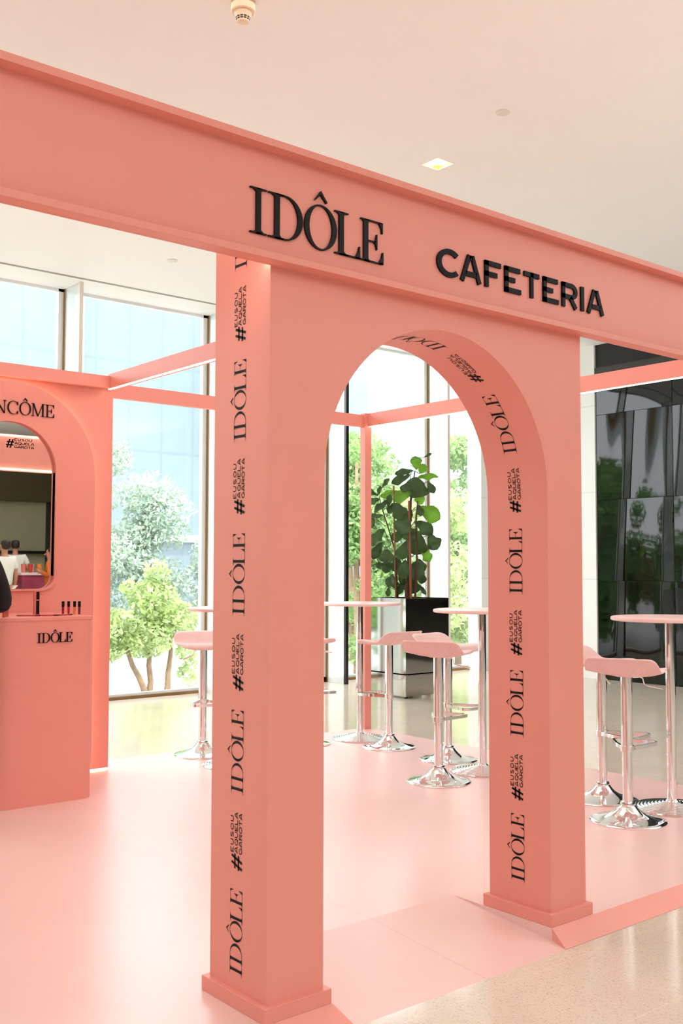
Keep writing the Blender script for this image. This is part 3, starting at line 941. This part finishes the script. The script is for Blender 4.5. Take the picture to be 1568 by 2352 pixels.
for i, (x, y) in enumerate([(0.452, 3.275), (0.465, 3.30), (0.478, 3.325), (0.492, 3.345), (0.506, 3.365)]):
    t = thing('lipstick_tube', names[i] + ' of the five rose gold lipstick tubes at the left end of the counter', 'lipstick', (x + 0.008, y - 0.02, ZC), 0, 'rose gold lipstick tubes on the counter')
    b = MB(); b.lathe([(0.0085, 0), (0.009, 0.002), (0.009, 0.036)], 20); obj('base', b, mat('rose_gold', srgb(206, 120, 106), rough=0.2, metal=0.7), t, smooth=True)
    b = MB(); b.lathe([(0.0083, 0.036), (0.0083, 0.040), (0.0092, 0.0405), (0.0092, 0.086), (0.008, 0.088)], 20); obj('cap', b, mat('rose_gold_cap', srgb(226, 150, 136), rough=0.25, metal=0.6), t, smooth=True)

# ------------------------------------------------------------------ bar tables
def make_table(label):
    t = thing('bar_table', label, 'table', (0, 0, 0), 0, 'round pink bar tables')
    b = MB(); b.lathe([(0.30, 1.066), (0.322, 1.066), (0.329, 1.070), (0.330, 1.078), (0.327, 1.086), (0.320, 1.088)], 72)
    top = obj('tabletop', b, M['tabletop'], t, smooth=True, auto=50)
    b = MB(); b.lathe([(0.10, 1.057), (0.105, 1.060), (0.105, 1.066)], 40); obj('top_flange', b, M['chrome'], top, smooth=True)
    b = MB(); b.lathe([(0.0275, 0.03), (0.0275, 1.058)], 32); obj('column', b, M['chrome'], t, smooth=True)
    pr = [(0.215, 0.0), (0.218, 0.006)]
    for i in range(9):
        r = 0.213 - i * 0.0195; z = 0.010 + i * 0.0038
        pr += [(r, z), (r - 0.006, z + 0.005), (r - 0.013, z + 0.0052), (r - 0.0175, z + 0.0025)]
    pr += [(0.034, 0.050), (0.0275, 0.056)]
    b = MB(); b.lathe(pr, 72); obj('ridged_base', b, M['chrome'], t, smooth=True, auto=60)
    return t
tA = make_table('round pink bar table in front of the rear corner post')
tA.location = (3.591, 3.763, 0)
dup(tA, (3.366, 2.227, 0), 0.3, 'round pink bar table half hidden by the right side of the arch')
dup(tA, (3.402, 0.805, 0), 0.6, 'round pink bar table at the right edge of the picture')
dup(tA, (2.196, 3.471, 0), 0.9, 'round pink bar table mostly hidden behind the left pillar')

# ------------------------------------------------------------------ bar stools
def seat_mesh():
    b = MB(); nu, nv = 44, 40
    def ztop(x, y):
        t = x / 0.19            # -1 back .. 1 front
        back = max(0.0, (-t - 0.42) / 0.58)
        z = 0.812 + 0.078 * (back * back * (3 - 2 * back))
        z -= 0.026 * max(0.0, (t - 0.55) / 0.45) ** 2
        z += 0.010 * (abs(y) / 0.19) ** 2 * (1 - back)
        z -= 0.010 * math.exp(-((t + 0.15) / 0.4) ** 2)
        return z
    # perimeter as a super-ellipse; rings shrink towards the middle
    NA, NR = 120, 14
    def per(a):
        c, s_ = cos(a), sin(a); e = 0.42
        return (0.194 * abs(c) ** e * (1 if c >= 0 else -1), 0.200 * abs(s_) ** e * (1 if s_ >= 0 else -1))
    P = [per(2 * pi * k / NA) for k in range(NA)]
    def backlean(x, y):
        t = -x / 0.19
        return -0.020 * max(0, (t - 0.6) / 0.4) ** 2
    rings = []
    for i in range(NR + 1):                       # top, centre -> edge
        f = i / NR
        rings.append([(p[0] * f + backlean(p[0] * f, 0), p[1] * f, ztop(p[0] * f, p[1] * f)) for p in P])
    edge = rings[-1]
    # rounded edge
    rings.append([(x * 1.018, y * 1.018, z - 0.004) for x, y, z in edge])
    rings.append([(x * 1.012, y * 1.012, z - 0.010) for x, y, z in edge])
    # gathered underside pulled to the middle
    M2 = 14
    for i in range(1, M2 + 1):
        f = i / M2
        rg = []
        for k, (x, y, z) in enumerate(edge):
            a = 2 * pi * k / NA
            g = 1 - f
            wr = 0.0065 * sin(a * 17 + 3 * sin(a * 2)) * sin(pi * min(1, f * 1.15)) + 0.0035 * sin(a * 29 + 1) * sin(pi * f)
            sc = (0.24 + 0.76 * (1 - f ** 1.08)) * 1.01
            zz = z - 0.010 + (0.776 - (z - 0.010)) * (f ** 0.95)
            rg.append((x * sc + wr * cos(a) * 0.9, y * sc + wr * sin(a) * 0.9, zz + wr * 0.8))
        rings.append(rg)
    o = len(b.v)
    for r in rings: b.v += r
    for i in range(len(rings) - 1):
        for k in range(NA):
            a, c = o + i * NA + k, o + i * NA + (k + 1) % NA
            if i == 0: b.f.append((a, c, c + NA, a + NA))
            else: b.f.append((a, c, c + NA, a + NA))
    b.f.append(tuple(o + (len(rings) - 1) * NA + k for k in range(NA)))
    return b
def make_stool(label):
    t = thing('bar_stool', label, 'stool', (0, 0, 0), 0, 'pink bar stools with chrome stems')
    me = obj('seat', seat_mesh(), M['fabric'], t, smooth=True, auto=75)
    bm = bmesh.new(); bm.from_mesh(me.data); bmesh.ops.remove_doubles(bm, verts=bm.verts, dist=1e-5); bmesh.ops.recalc_face_normals(bm, faces=bm.faces); bm.to_mesh(me.data); bm.free()
    b = MB(); b.lathe([(0.031, 0.38), (0.031, 0.782)], 32); obj('outer_stem', b, M['chrome'], t, smooth=True)
    b = MB(); b.lathe([(0.0275, 0.085), (0.0275, 0.385)], 32); obj('lower_stem', b, M['chrome'], t, smooth=True)
    b = MB(); b.lathe([(0.2045, 0.0), (0.206, 0.004), (0.203, 0.008), (0.180, 0.012), (0.150, 0.018), (0.122, 0.026), (0.095, 0.037), (0.072, 0.052), (0.056, 0.068), (0.046, 0.082), (0.044, 0.086)], 72)
    bs = obj('base', b, M['chrome'], t, smooth=True, auto=50)
    b = MB(); b.lathe([(0.036, 0.083), (0.040, 0.085), (0.041, 0.094), (0.038, 0.103), (0.029, 0.106)], 32); obj('collar', b, M['chrome'], bs, smooth=True, auto=50)
    # footrest: collar ring and flat U loop reaching forward
    b = MB(); b.lathe([(0.034, 0.372), (0.037, 0.374), (0.037, 0.403), (0.034, 0.405)], 32)
    pts = []
    for k in range(9): a = radians(180 - 90 + 0 * k); 
    loop = [(0.02, 0.036), (0.10, 0.075), (0.215, 0.118)]
    loop += [(0.215 + 0.045 * sin(radians(a)), 0.073 + 0.045 * cos(radians(a))) for a in range(15, 91, 15)]
    loop = loop + [(x, -y) for x, y in reversed(loop)]
    o = len(b.v)
    L = len(loop)
    vs = []
    for i, (x, y) in enumerate(loop):
        p0 = Vector(loop[max(0, i - 1)]); p1 = Vector(loop[min(L - 1, i + 1)])
        d = (p1 - p0).normalized(); nn = Vector((-d.y, d.x)) * 0.006
        vs += [(x + nn.x, y + nn.y, 0.379), (x - nn.x, y - nn.y, 0.379), (x - nn.x, y - nn.y, 0.400), (x + nn.x, y + nn.y, 0.400)]
    fs = []
    for i in range(L - 1):
        for j in range(4):
            fs.append((i * 4 + j, i * 4 + (j + 1) % 4, i * 4 + 4 + (j + 1) % 4, i * 4 + 4 + j))
    fs += [(0, 1, 2, 3), ((L - 1) * 4 + 3, (L - 1) * 4 + 2, (L - 1) * 4 + 1, (L - 1) * 4)]
    b.add(vs, fs)
    obj('footrest', b, M['chrome'], t, smooth=True, auto=40)
    b = MB(); b.tube([(0.03, -0.03, 0.770), (0.05, -0.065, 0.772), (0.058, -0.078, 0.764), (0.062, -0.084, 0.735), (0.070, -0.094, 0.726), (0.10, -0.128, 0.716), (0.135, -0.168, 0.705)], [0.004, 0.004, 0.004, 0.004, 0.004, 0.0055, 0.0055], 10)
    obj('lift_lever', b, M['chrome'], t, smooth=True)
    return t
sB = make_stool('pink bar stool nearest the camera inside the arch opening')
sB.location = (2.903, 2.18, 0); sB.rotation_euler.z = radians(26)
dup(sB, (3.515, 3.325, 0), radians(90), 'pink bar stool with its back to us, in front of the steel planter')
dup(sB, (3.493, 2.675, 0), radians(-83), 'pink bar stool directly behind the nearest stool in the arch')
dup(sB, (2.967, 0.798, 0), radians(24), 'pink bar stool nearest the camera at the far right')
dup(sB, (3.293, 1.202, 0), radians(-80), 'pink bar stool behind the nearest stool, right of the arch')
dup(sB, (2.240, 3.952, 0), radians(-112), 'pink bar stool standing before the window left of the left pillar')
dup(sB, (3.100, 3.85, 0), radians(8), 'pink bar stool cut off by the left side of the arch opening')

sB.scale.z = 1.02

# ------------------------------------------------------------------ planter and fiddle leaf fig
PX, PY = 5.872, 5.655
pl = thing('steel_planter', 'tall square mirror polished steel planter holding the fig plant', 'planter', (PX, PY, FZ))
b = MB()
W1, D1, HB, HT = 0.66, 0.62, 0.25, 1.085
b.box(0, W1, 0, D1, 0.025, HB)
obj('plinth', b, M['steel'], pl, bevel=0.002)
b = MB()
b.box(0, W1, 0, 0.01, HB + 0.006, HT); b.box(0, W1, D1 - 0.01, D1, HB + 0.006, HT); b.box(0, 0.01, 0.01, D1 - 0.01, HB + 0.006, HT); b.box(W1 - 0.01, W1, 0.01, D1 - 0.01, HB + 0.006, HT); b.box(0, W1, 0, D1, HB, HB + 0.02)
obj('box', b, M['steel'], pl)
b = MB(); b.box(0.01, W1 - 0.01, 0.01, D1 - 0.01, HT - 0.10, HT - 0.035); obj('soil', b, M['soil'], pl)
for x, y in ((0.06, 0.06), (W1 - 0.06, 0.06), (0.06, D1 - 0.06), (W1 - 0.06, D1 - 0.06)):
    b = MB(); b.lathe([(0.02, 0), (0.02, 0.026)], 16, (x, y, 0)); obj('foot', b, M['darktrim'], pl, smooth=True)

TC = Vector((PX + W1 / 2, PY + D1 / 2, 0))
rv = Vector((0.7707, -0.6372, 0)); dv = Vector((0.6372, 0.7707, 0))
fig = thing('fiddle_leaf_fig', 'tall fiddle leaf fig with large dark leaves in the steel planter', 'plant', (TC.x, TC.y, FZ + HT - 0.035))
ZF = FZ + HT - 0.035
K = 1 / 6.358 / 203.0
def fp(px, py, dep=0.0):
    """lateral, depth, height in the plant's own frame"""
    a = (px - 760) * K
    z = 1.36 - ((1030 + py / 6.358) - 1305) / 203.0 - ZF
    return rv * a + dv * dep + Vector((0, 0, z))
def leaf_mesh(seed, n=12, m=8):
    rnd = random.Random(seed)
    ph, ph2 = rnd.uniform(0, 6), rnd.uniform(0, 6)
    curl = rnd.uniform(0.05, 0.22)
    v = []; f = []
    for i in range(n + 1):
        t = i / n
        wdt = 0.5 * (sin(pi * t) ** 0.55) * (0.66 + 0.30 * t + 0.30 * math.exp(-((t - 0.70) / 0.22) ** 2) + 0.05 * sin(t * 17 + ph2)) if 0 < t < 1 else 0.01
        for j in range(m + 1):
            s_ = (j / m) * 2 - 1
            x = s_ * wdt
            z = -curl * (t - 0.3) ** 2 * 1.4 + 0.10 * abs(s_) ** 1.5 * wdt + 0.07 * sin(t * 13 + ph) * abs(s_) ** 2 + 0.012 * abs(sin(t * 20 + abs(s_) * 4)) + 0.025 * sin(t * 9 + ph2 + s_ * 2)
            v.append((x, t, z))
    for i in range(n):
        for j in range(m):
            a = i * (m + 1) + j
            f.append((a, a + 1, a + m + 2, a + m + 1))
    return v, f
LV = [leaf_mesh(i) for i in range(8)]
LL = [(880, 190, 200, 160, 95, 1), (985, 265, 160, 140, 60, 1), (1030, 110, 120, 40, 30, 0), (700, 330, 260, 110, 190, 0), (650, 440, 300, 120, 205, 0),
      (1030, 400, 330, 90, 5, 1), (850, 570, 300, 380, 262, 0), (1080, 570, 190, 100, -60, 0), (430, 490, 170, 70, 55, 0), (340, 600, 150, 60, 75, 0),
      (240, 620, 170, 70, 150, 0), (500, 640, 290, 110, 195, 1), (660, 700, 280, 170, 200, 1), (270, 740, 160, 100, 200, 0), (370, 830, 270, 100, 215, 0),
      (470, 770, 190, 80, 80, 0), (610, 920, 270, 200, -60, 0), (290, 990, 190, 80, 190, 0), (225, 1090, 160, 90, 240, 0), (670, 1110, 270, 250, 250, 0),
      (1080, 930, 350, 230, -30, 1), (1000, 1140, 320, 190, -35, 0), (300, 1290, 300, 160, 230, 0), (620, 1270, 220, 140, 200, 0), (890, 1380, 330, 330, 260, 0),
      (1120, 1360, 240, 210, -60, 0), (660, 1500, 240, 170, 255, 0), (310, 1480, 290, 140, 240, 0), (440, 1570, 200, 200, 270, 0), (1040, 1560, 190, 160, -50, 1),
      (450, 1700, 220, 160, 250, 0), (340, 1700, 120, 110, 210, 0), (600, 1690, 250, 170, 265, 0), (680, 1760, 280, 160, 260, 0), (860, 1780, 280, 240, 265, 0),
      (960, 1700, 200, 130, -70, 0), (490, 1920, 200, 130, 250, 0), (810, 1990, 250, 240, 265, 0), (640, 2040, 180, 100, 260, 0), (970, 2050, 190, 60, -55, 0),
      (460, 2080, 130, 70, 265, 0), (560, 1950, 170, 100, 270, 0), (930, 700, 210, 140, -60, 1), (760, 980, 220, 150, 240, 0), (930, 900, 170, 100, -80, 0),
      (975, 1880, 190, 120, -85, 0), (520, 860, 180, 120, 230, 0), (760, 1230, 240, 180, 280, 0), (860, 1250, 220, 160, -50, 0), (720, 1880, 220, 170, 250, 0)]
rl = random.Random(5)
for i, (px, py, ln, wd, an, li) in enumerate(LL):
    v, f = LV[i % 8]
    dep = rl.uniform(-0.20, 0.16)
    c = fp(px, py, dep)
    ln_, wd_ = ln * K * 1.04, wd * K * 1.10
    ax = rv * cos(radians(an)) + Vector((0, 0, sin(radians(an))))
    ax = (ax + dv * rl.uniform(-0.25, 0.15)).normalized()
    nrm = -dv * 1.0 + Vector((0, 0, 0.35)) + rv * rl.uniform(-0.35, 0.35)
    side_ = ax.cross(nrm).normalized(); nrm = side_.cross(ax).normalized()
    base = c - ax * ln_ * 0.5
    vs = [tuple(base + side_ * (x * wd_) + ax * (y * ln_) + nrm * (z * ln_ * 0.9)) for x, y, z in v]
    b = MB(); b.add(vs, f)
    # leaf stalk back towards the nearest stem
    stem_x = 760 + 40 * (1 - py / 2100) if px > 560 else (380 + (py - 850) * 0.19 if py < 2000 else 600)
    q = fp(stem_x, py + 40 if py < 2000 else py, 0.0)
    if (q - base).length < 0.35:
        b.tube([base, (base + q) / 2 + Vector((0, 0, 0.01)), q], 0.004, 5)
    obj('leaf', b, M['leaf_light'] if li else M['leaf'], fig, smooth=True, auto=80, fix=False)
def stemo(name, pts, r, m_):
    b = MB(); b.tube([fp(*p) for p in pts], r, 10); obj(name, b, m_, fig, smooth=True)
stemo('trunk', [(740, 2215, 0), (755, 1900, 0), (775, 1500, 0.02), (780, 1100, 0.0), (800, 760, 0), (835, 480, 0), (860, 320, 0)], [0.030, 0.026, 0.022, 0.018, 0.012, 0.008, 0.006], M['stem'])
stemo('stem', [(590, 2215, 0.05), (585, 1800, 0.04), (560, 1450, 0.04), (480, 1180, 0.04), (385, 880, 0.04), (335, 690, 0.04)], [0.011, 0.010, 0.009, 0.008, 0.006, 0.005], M['stem'])
stemo('stem', [(620, 2215, 0.1), (600, 2000, 0.08), (600, 1850, 0.06)], [0.011, 0.010, 0.009], M['stem'])
stemo('stem', [(850, 2215, -0.08), (880, 1600, -0.08), (870, 1000, -0.06), (900, 760, -0.04)], [0.013, 0.012, 0.010, 0.007], M['stem'])
stemo('stake', [(575, 2215, -0.05), (545, 540, -0.05)], 0.009, M['stake'])
stemo('stake', [(790, 2215, -0.1), (765, 760, -0.1)], 0.013, M['stake'])

# ------------------------------------------------------------------ ceiling fittings
dl = thing('recessed_downlight', 'square brass trimmed recessed downlight in the white ceiling', 'ceiling light', (LX, LY, CZ))
b = MB()
h0, h1, dz = LH - 0.002, LH - 0.002, 0.055
b.add([(-h0, -h0, 0), (h0, -h0, 0), (h0, h0, 0), (-h0, h0, 0), (-h0, -h0, dz), (h0, -h0, dz), (h0, h0, dz), (-h0, h0, dz)], [(0, 4, 5, 1), (1, 5, 6, 2), (2, 6, 7, 3), (3, 7, 4, 0), (4, 7, 6, 5)])
obj('recess', b, mat('gold_reflector', srgb(224, 176, 104), rough=0.5, metal=0.0), dl, fix=False)
b = MB()
for s0, s1, t0, t1 in ((-h0 - .006, h0 + .006, -h0 - .006, -h0), (-h0 - .006, h0 + .006, h0, h0 + .006), (-h0 - .006, -h0, -h0, h0), (h0, h0 + .006, -h0, h0)):
    b.box(s0, s1, t0, t1, -0.003, 0.002)
obj('frame', b, M['ceil'], dl)
b = MB(); b.lathe([(0.074, 0.030), (0.070, 0.020), (0.055, 0.012), (0.02, 0.008)], 32); obj('lamp_lens', b, mat('lamp_lens', (1, 0.95, 0.85, 1), emit=14, emit_color=(1, 0.93, 0.80, 1)), dl, smooth=True)
sd = thing('smoke_detector', 'cone shaped smoke detector hanging from the ceiling at the top edge', 'smoke detector', (1.062, 1.742, CZ - 0.115))
b = MB(); b.lathe([(0.062, 0.115), (0.062, 0.060), (0.058, 0.055), (0.050, 0.053)], 48); obj('mount', b, mat('aged_cream_plastic', srgb(226, 196, 160), rough=0.4), sd, smooth=True)
b = MB(); b.lathe([(0.048, 0.055), (0.0345, 0.016), (0.030, 0.004), (0.012, 0.0)], 48); obj('cone', b, mat('cream_plastic', srgb(232, 206, 176), rough=0.35), sd, smooth=True)
for r0, z0, r1, z1 in ((0.0363, 0.0205, 0.0383, 0.0265), (0.0335, 0.0115, 0.0355, 0.0175)):
    b = MB()
    for k in range(12):
        a0 = 2 * pi * k / 12 + 0.06; a1 = 2 * pi * (k + 1) / 12 - 0.06
        am = [a0 + (a1 - a0) * j / 4 for j in range(5)]
        for j in range(4):
            b.add([(r0 * cos(am[j]), r0 * sin(am[j]), z0), (r0 * cos(am[j + 1]), r0 * sin(am[j + 1]), z0), (r1 * cos(am[j + 1]), r1 * sin(am[j + 1]), z1), (r1 * cos(am[j]), r1 * sin(am[j]), z1)], [(0, 1, 2, 3)])
    obj('vent_ring', b, M['darkest'], sd)
def disc(name, label, cat, x, y, r):
    b = MB(); b.lathe([(r, 0.0), (r, -0.006), (r * 0.85, -0.010), (r * 0.4, -0.012)], 40)
    tag(obj(name, b, M['offwhite'], smooth=True, loc=(x, y, CZ)), label, cat)
disc('sprinkler_cover', 'small round white cover on the ceiling right of the smoke detector', 'ceiling disc', 3.075, 1.755, 0.045)
disc('sprinkler_cover', 'faint round white cover on the ceiling near the windows', 'ceiling disc', 3.087, 5.924, 0.05)

# ------------------------------------------------------------------ people
def skin_obj(name, verts, edges, radii, material, parent, sub=2, root=0):
    me = bpy.data.meshes.new(name)
    me.from_pydata([tuple(v) for v in verts], edges, [])
    o = bpy.data.objects.new(name, me); COL.objects.link(o); o.parent = parent
    sk = o.modifiers.new('skin', 'SKIN'); sk.use_smooth_shade = True
    for i, r in enumerate(radii):
        sv = me.skin_vertices[0].data[i]
        sv.radius = r if isinstance(r, tuple) else (r, r)
        sv.use_root = (i == root)
    ss = o.modifiers.new('sub', 'SUBSURF'); ss.levels = sub; ss.render_levels = sub
    me.materials.append(material)
    return o

def person(label, loc, rotz, h, top, legs, arms, hairlong=False, group=None):
    """standing figure; arms = ((elbow, wrist) left, (elbow, wrist) right) in body units of height 1, facing +Y"""
    r = thing('person', label, 'person', loc, rotz, group)
    r.scale = (h, h, h)
    V = []; E = []; Rr = []
    def v(p, rad, par=None):
        V.append(Vector(p)); Rr.append(rad)
        if par is not None: E.append((par, len(V) - 1))
        return len(V) - 1
    pel = v((0, 0, 0.53), (0.085, 0.062))
    wa = v((0, 0, 0.61), (0.070, 0.052), pel)
    ch = v((0, 0.003, 0.72), (0.085, 0.058), wa)
    nk = v((0, 0, 0.815), (0.045, 0.035), ch)
    n2 = v((0, 0.006, 0.855), 0.028, nk)
    hd = v((0, 0.010, 0.895), (0.040, 0.048), n2)
    h2 = v((0, 0.006, 0.945), (0.043, 0.052), hd)
    v((0, 0.0, 0.975), (0.028, 0.034), h2)
    AR_ = []
    for sx, (el, wr) in zip((-1, 1), arms):
        sh = v((sx * 0.098, 0, 0.795), 0.034, ch)
        e = v(el, 0.024, sh)
        mid = v(tuple((Vector(el) + Vector(wr)) / 2), 0.022, e)
        w2 = v(wr, 0.015, mid)
        d = (Vector(wr) - Vector(el)).normalized()
        pal = v(tuple(Vector(wr) + d * 0.030), (0.020, 0.011), w2)
        side_ = d.cross(Vector((0, 1, 0)))
        side_ = side_.normalized() if side_.length > 0.1 else Vector((1, 0, 0))
        for q in range(4):
            off = side_ * (q - 1.5) * 0.010
            a = v(tuple(Vector(wr) + d * 0.056 + off * 1.1), 0.0052, pal)
            v(tuple(Vector(wr) + d * (0.080 - abs(q - 1.6) * 0.004) + off * 1.15 + Vector((0, 0.008, 0))), 0.0045, a)
        th = v(tuple(Vector(wr) + d * 0.030 + side_ * 0.026), 0.0055, w2)
        v(tuple(Vector(wr) + d * 0.050 + side_ * 0.034), 0.0050, th)
        AR_.append((sh, e))
    for sx in (-1, 1):
        hp_ = v((sx * 0.052, 0, 0.49), 0.055, pel)
        kn = v((sx * 0.055, 0.006, 0.275), 0.036, hp_)
        an_ = v((sx * 0.056, -0.006, 0.045), 0.022, kn)
        to = v((sx * 0.060, 0.075, 0.018), (0.024, 0.014), an_)
    skin_obj('body', V, E, Rr, M['skin'], r)
    # T-shirt / top
    V2 = [Vector((0, 0, 0.50)), Vector((0, 0, 0.60)), Vector((0, 0.003, 0.72)), Vector((0, 0, 0.805))]
    E2 = [(0, 1), (1, 2), (2, 3)]
    R2 = [(0.100, 0.076), (0.088, 0.068), (0.100, 0.072), (0.058, 0.046)]
    for sx, (el, wr) in zip((-1, 1), arms):
        V2.append(Vector((sx * 0.100, 0, 0.795))); R2.append(0.044); E2.append((2, len(V2) - 1)); i0 = len(V2) - 1
        if top[1] == 'long':
            V2.append(Vector(el)); R2.append(0.034); E2.append((i0, i0 + 1))
            V2.append(Vector(wr)); R2.append(0.024); E2.append((i0 + 1, i0 + 2))
        else:
            V2.append(Vector((sx * 0.100, 0, 0.795)).lerp(Vector(el), 0.72)); R2.append(0.040); E2.append((i0, i0 + 1))
    skin_obj('top', V2, E2, R2, top[0], r)
    V3 = [Vector((0, 0, 0.54)), Vector((-0.052, 0, 0.48)), Vector((-0.055, 0.006, 0.275)), Vector((-0.056, -0.004, 0.06)), Vector((0.052, 0, 0.48)), Vector((0.055, 0.006, 0.275)), Vector((0.056, -0.004, 0.06))]
    skin_obj('trousers', V3, [(0, 1), (1, 2), (2, 3), (0, 4), (4, 5), (5, 6)], [(0.090, 0.068), 0.064, 0.046, 0.040, 0.064, 0.046, 0.040], legs, r)
    # shoes
    for sx in (-1, 1):
        skin_obj('shoe', [Vector((sx * 0.056, -0.022, 0.022)), Vector((sx * 0.058, 0.03, 0.022)), Vector((sx * 0.060, 0.088, 0.016))], [(0, 1), (1, 2)], [0.024, (0.026, 0.020), (0.024, 0.014)], M['darkest'], r)
    # face
    b = MB(); b.tube([(0, 0.052, 0.925), (0, 0.066, 0.905), (0, 0.058, 0.898)], [0.005, 0.010, 0.007], 8); obj('nose', b, M['skin'], r, smooth=True)
    b = MB(); b.tube([(-0.016, 0.054, 0.880), (0, 0.060, 0.879), (0.016, 0.054, 0.880)], [0.002, 0.004, 0.002], 8); obj('mouth', b, mat('lips', srgb(160, 84, 76), rough=0.5), r, smooth=True)
    for sx in (-1, 1):
        b = MB(); b.lathe([(0.001, -0.006), (0.0055, -0.003), (0.0065, 0), (0.0055, 0.003), (0.001, 0.006)], 12, (sx * 0.018, 0.052, 0.926)); obj('eye', b, M['darkest'], r, smooth=True)
        b = MB(); b.tube([(sx * 0.046, 0.0, 0.935), (sx * 0.051, -0.004, 0.920), (sx * 0.046, 0.002, 0.900)], [0.006, 0.009, 0.005], 8); obj('ear', b, M['skin'], r, smooth=True)
    hv = [Vector((0, -0.006, 0.990)), Vector((0, -0.010, 0.962)), Vector((0, -0.018, 0.925)), Vector((0, -0.022, 0.885))]
    hr = [(0.040, 0.044), (0.052, 0.058), (0.052, 0.050), (0.040, 0.030)]
    if hairlong:
        hv.append(Vector((0, -0.030, 0.80))); hr.append((0.045, 0.022))
    skin_obj('hair', hv, [(i, i + 1) for i in range(len(hv) - 1)], hr, M['hair'], r)
    return r
DOWN = (((-0.125, -0.01, 0.635), (-0.135, 0.03, 0.50)), ((0.125, -0.01, 0.635), (0.135, 0.03, 0.50)))
BENT = (((-0.150, -0.01, 0.66), (-0.06, 0.10, 0.70)), ((0.150, -0.01, 0.66), (0.06, 0.10, 0.70)))
person('person in black long sleeves with bent arms at the counter, at the left edge', (0.147, 3.02, 0.0), radians(15), 1.72, (M['cloth_black'], 'long'), M['cloth_black'], BENT, True)
person('person in a white T-shirt and dark trousers, back turned, in the mirror', (6.75, -10.9, FZ), radians(200), 1.84, (M['cloth_white'], 'short'), M['darkest'], BENT)
person('person in a loose white top at the left edge of the mirror', (5.5, -8.3, FZ), radians(170), 1.80, (M['cloth_white'], 'short'), M['cloth_white'], DOWN)
person('person in an orange top at the right edge of the mirror', (6.76, -9.15, FZ), radians(120), 1.68, (M['cloth_orange'], 'long'), M['darkest'], BENT, True)

# mall kiosk and shop front seen in the mirror
ks = thing('promotion_kiosk', 'pink promotion kiosk with a pale top, seen in the mirror', 'kiosk', (6.72, -10.1, FZ))
b = MB(); b.box(-0.24, 0.24, -0.24, 0.24, 0, 1.10); obj('body', b, mat('magenta_panel', srgb(158, 60, 84), rough=0.4, vary=0.25, scale=5), ks, bevel=0.01)
b = MB(); b.box(-0.27, 0.27, -0.27, 0.27, 1.10, 1.15); obj('top', b, M['tabletop'], ks, bevel=0.005)
for i, (x, y, c) in enumerate([(-0.18, 0.15, (230, 120, 110)), (-0.05, 0.2, (200, 60, 60)), (0.04, 0.05, (240, 170, 150)), (0.14, 0.18, (236, 140, 60)), (0.20, 0.06, (230, 120, 120))]):
    b = MB(); b.lathe([(0.035, 0), (0.05, 0.16), (0.052, 0.17), (0.04, 0.175)], 20)
    tag(obj('paper_cup', b, mat('cup_colour_%d' % i, srgb(*c), rough=0.5), smooth=True, loc=(6.72 + x, -10.1 + y, FZ + 1.15)), ['pale red', 'bright red', 'light pink', 'orange', 'rose pink'][i] + ' paper cup on the pink kiosk in the mirror', 'cup', 'paper cups on the kiosk')
sf = thing('shop_front', 'dim mall shop front with dark header and pale shutters, seen in the mirror', 'shop front', (5.5, -15.9, FZ))
b = MB(); b.box(-4.5, 6, 0, 0.5, 2.9, 4.3); obj('header', b, mat('olive_header', srgb(96, 86, 58), rough=0.6), sf)
b = MB(); b.box(-0.9, 0.9, 0, 0.7, 0, 3.2); obj('dark_pillar', b, M['darkest'], sf)
b = MB(); b.box(0.95, 5.5, 0, 0.1, 0.0, 2.9); obj('shutter', b, mat('pale_green_shutter', srgb(196, 192, 156), rough=0.5), sf)
b = MB(); b.box(2.0, 2.25, 0.1, 0.2, 0, 2.9); b.box(0.95, 5.5, 0.1, 0.4, 1.55, 1.62); obj('shutter_frame', b, M['darktrim'], sf)

S.world.cycles.sampling_method = 'AUTOMATIC'
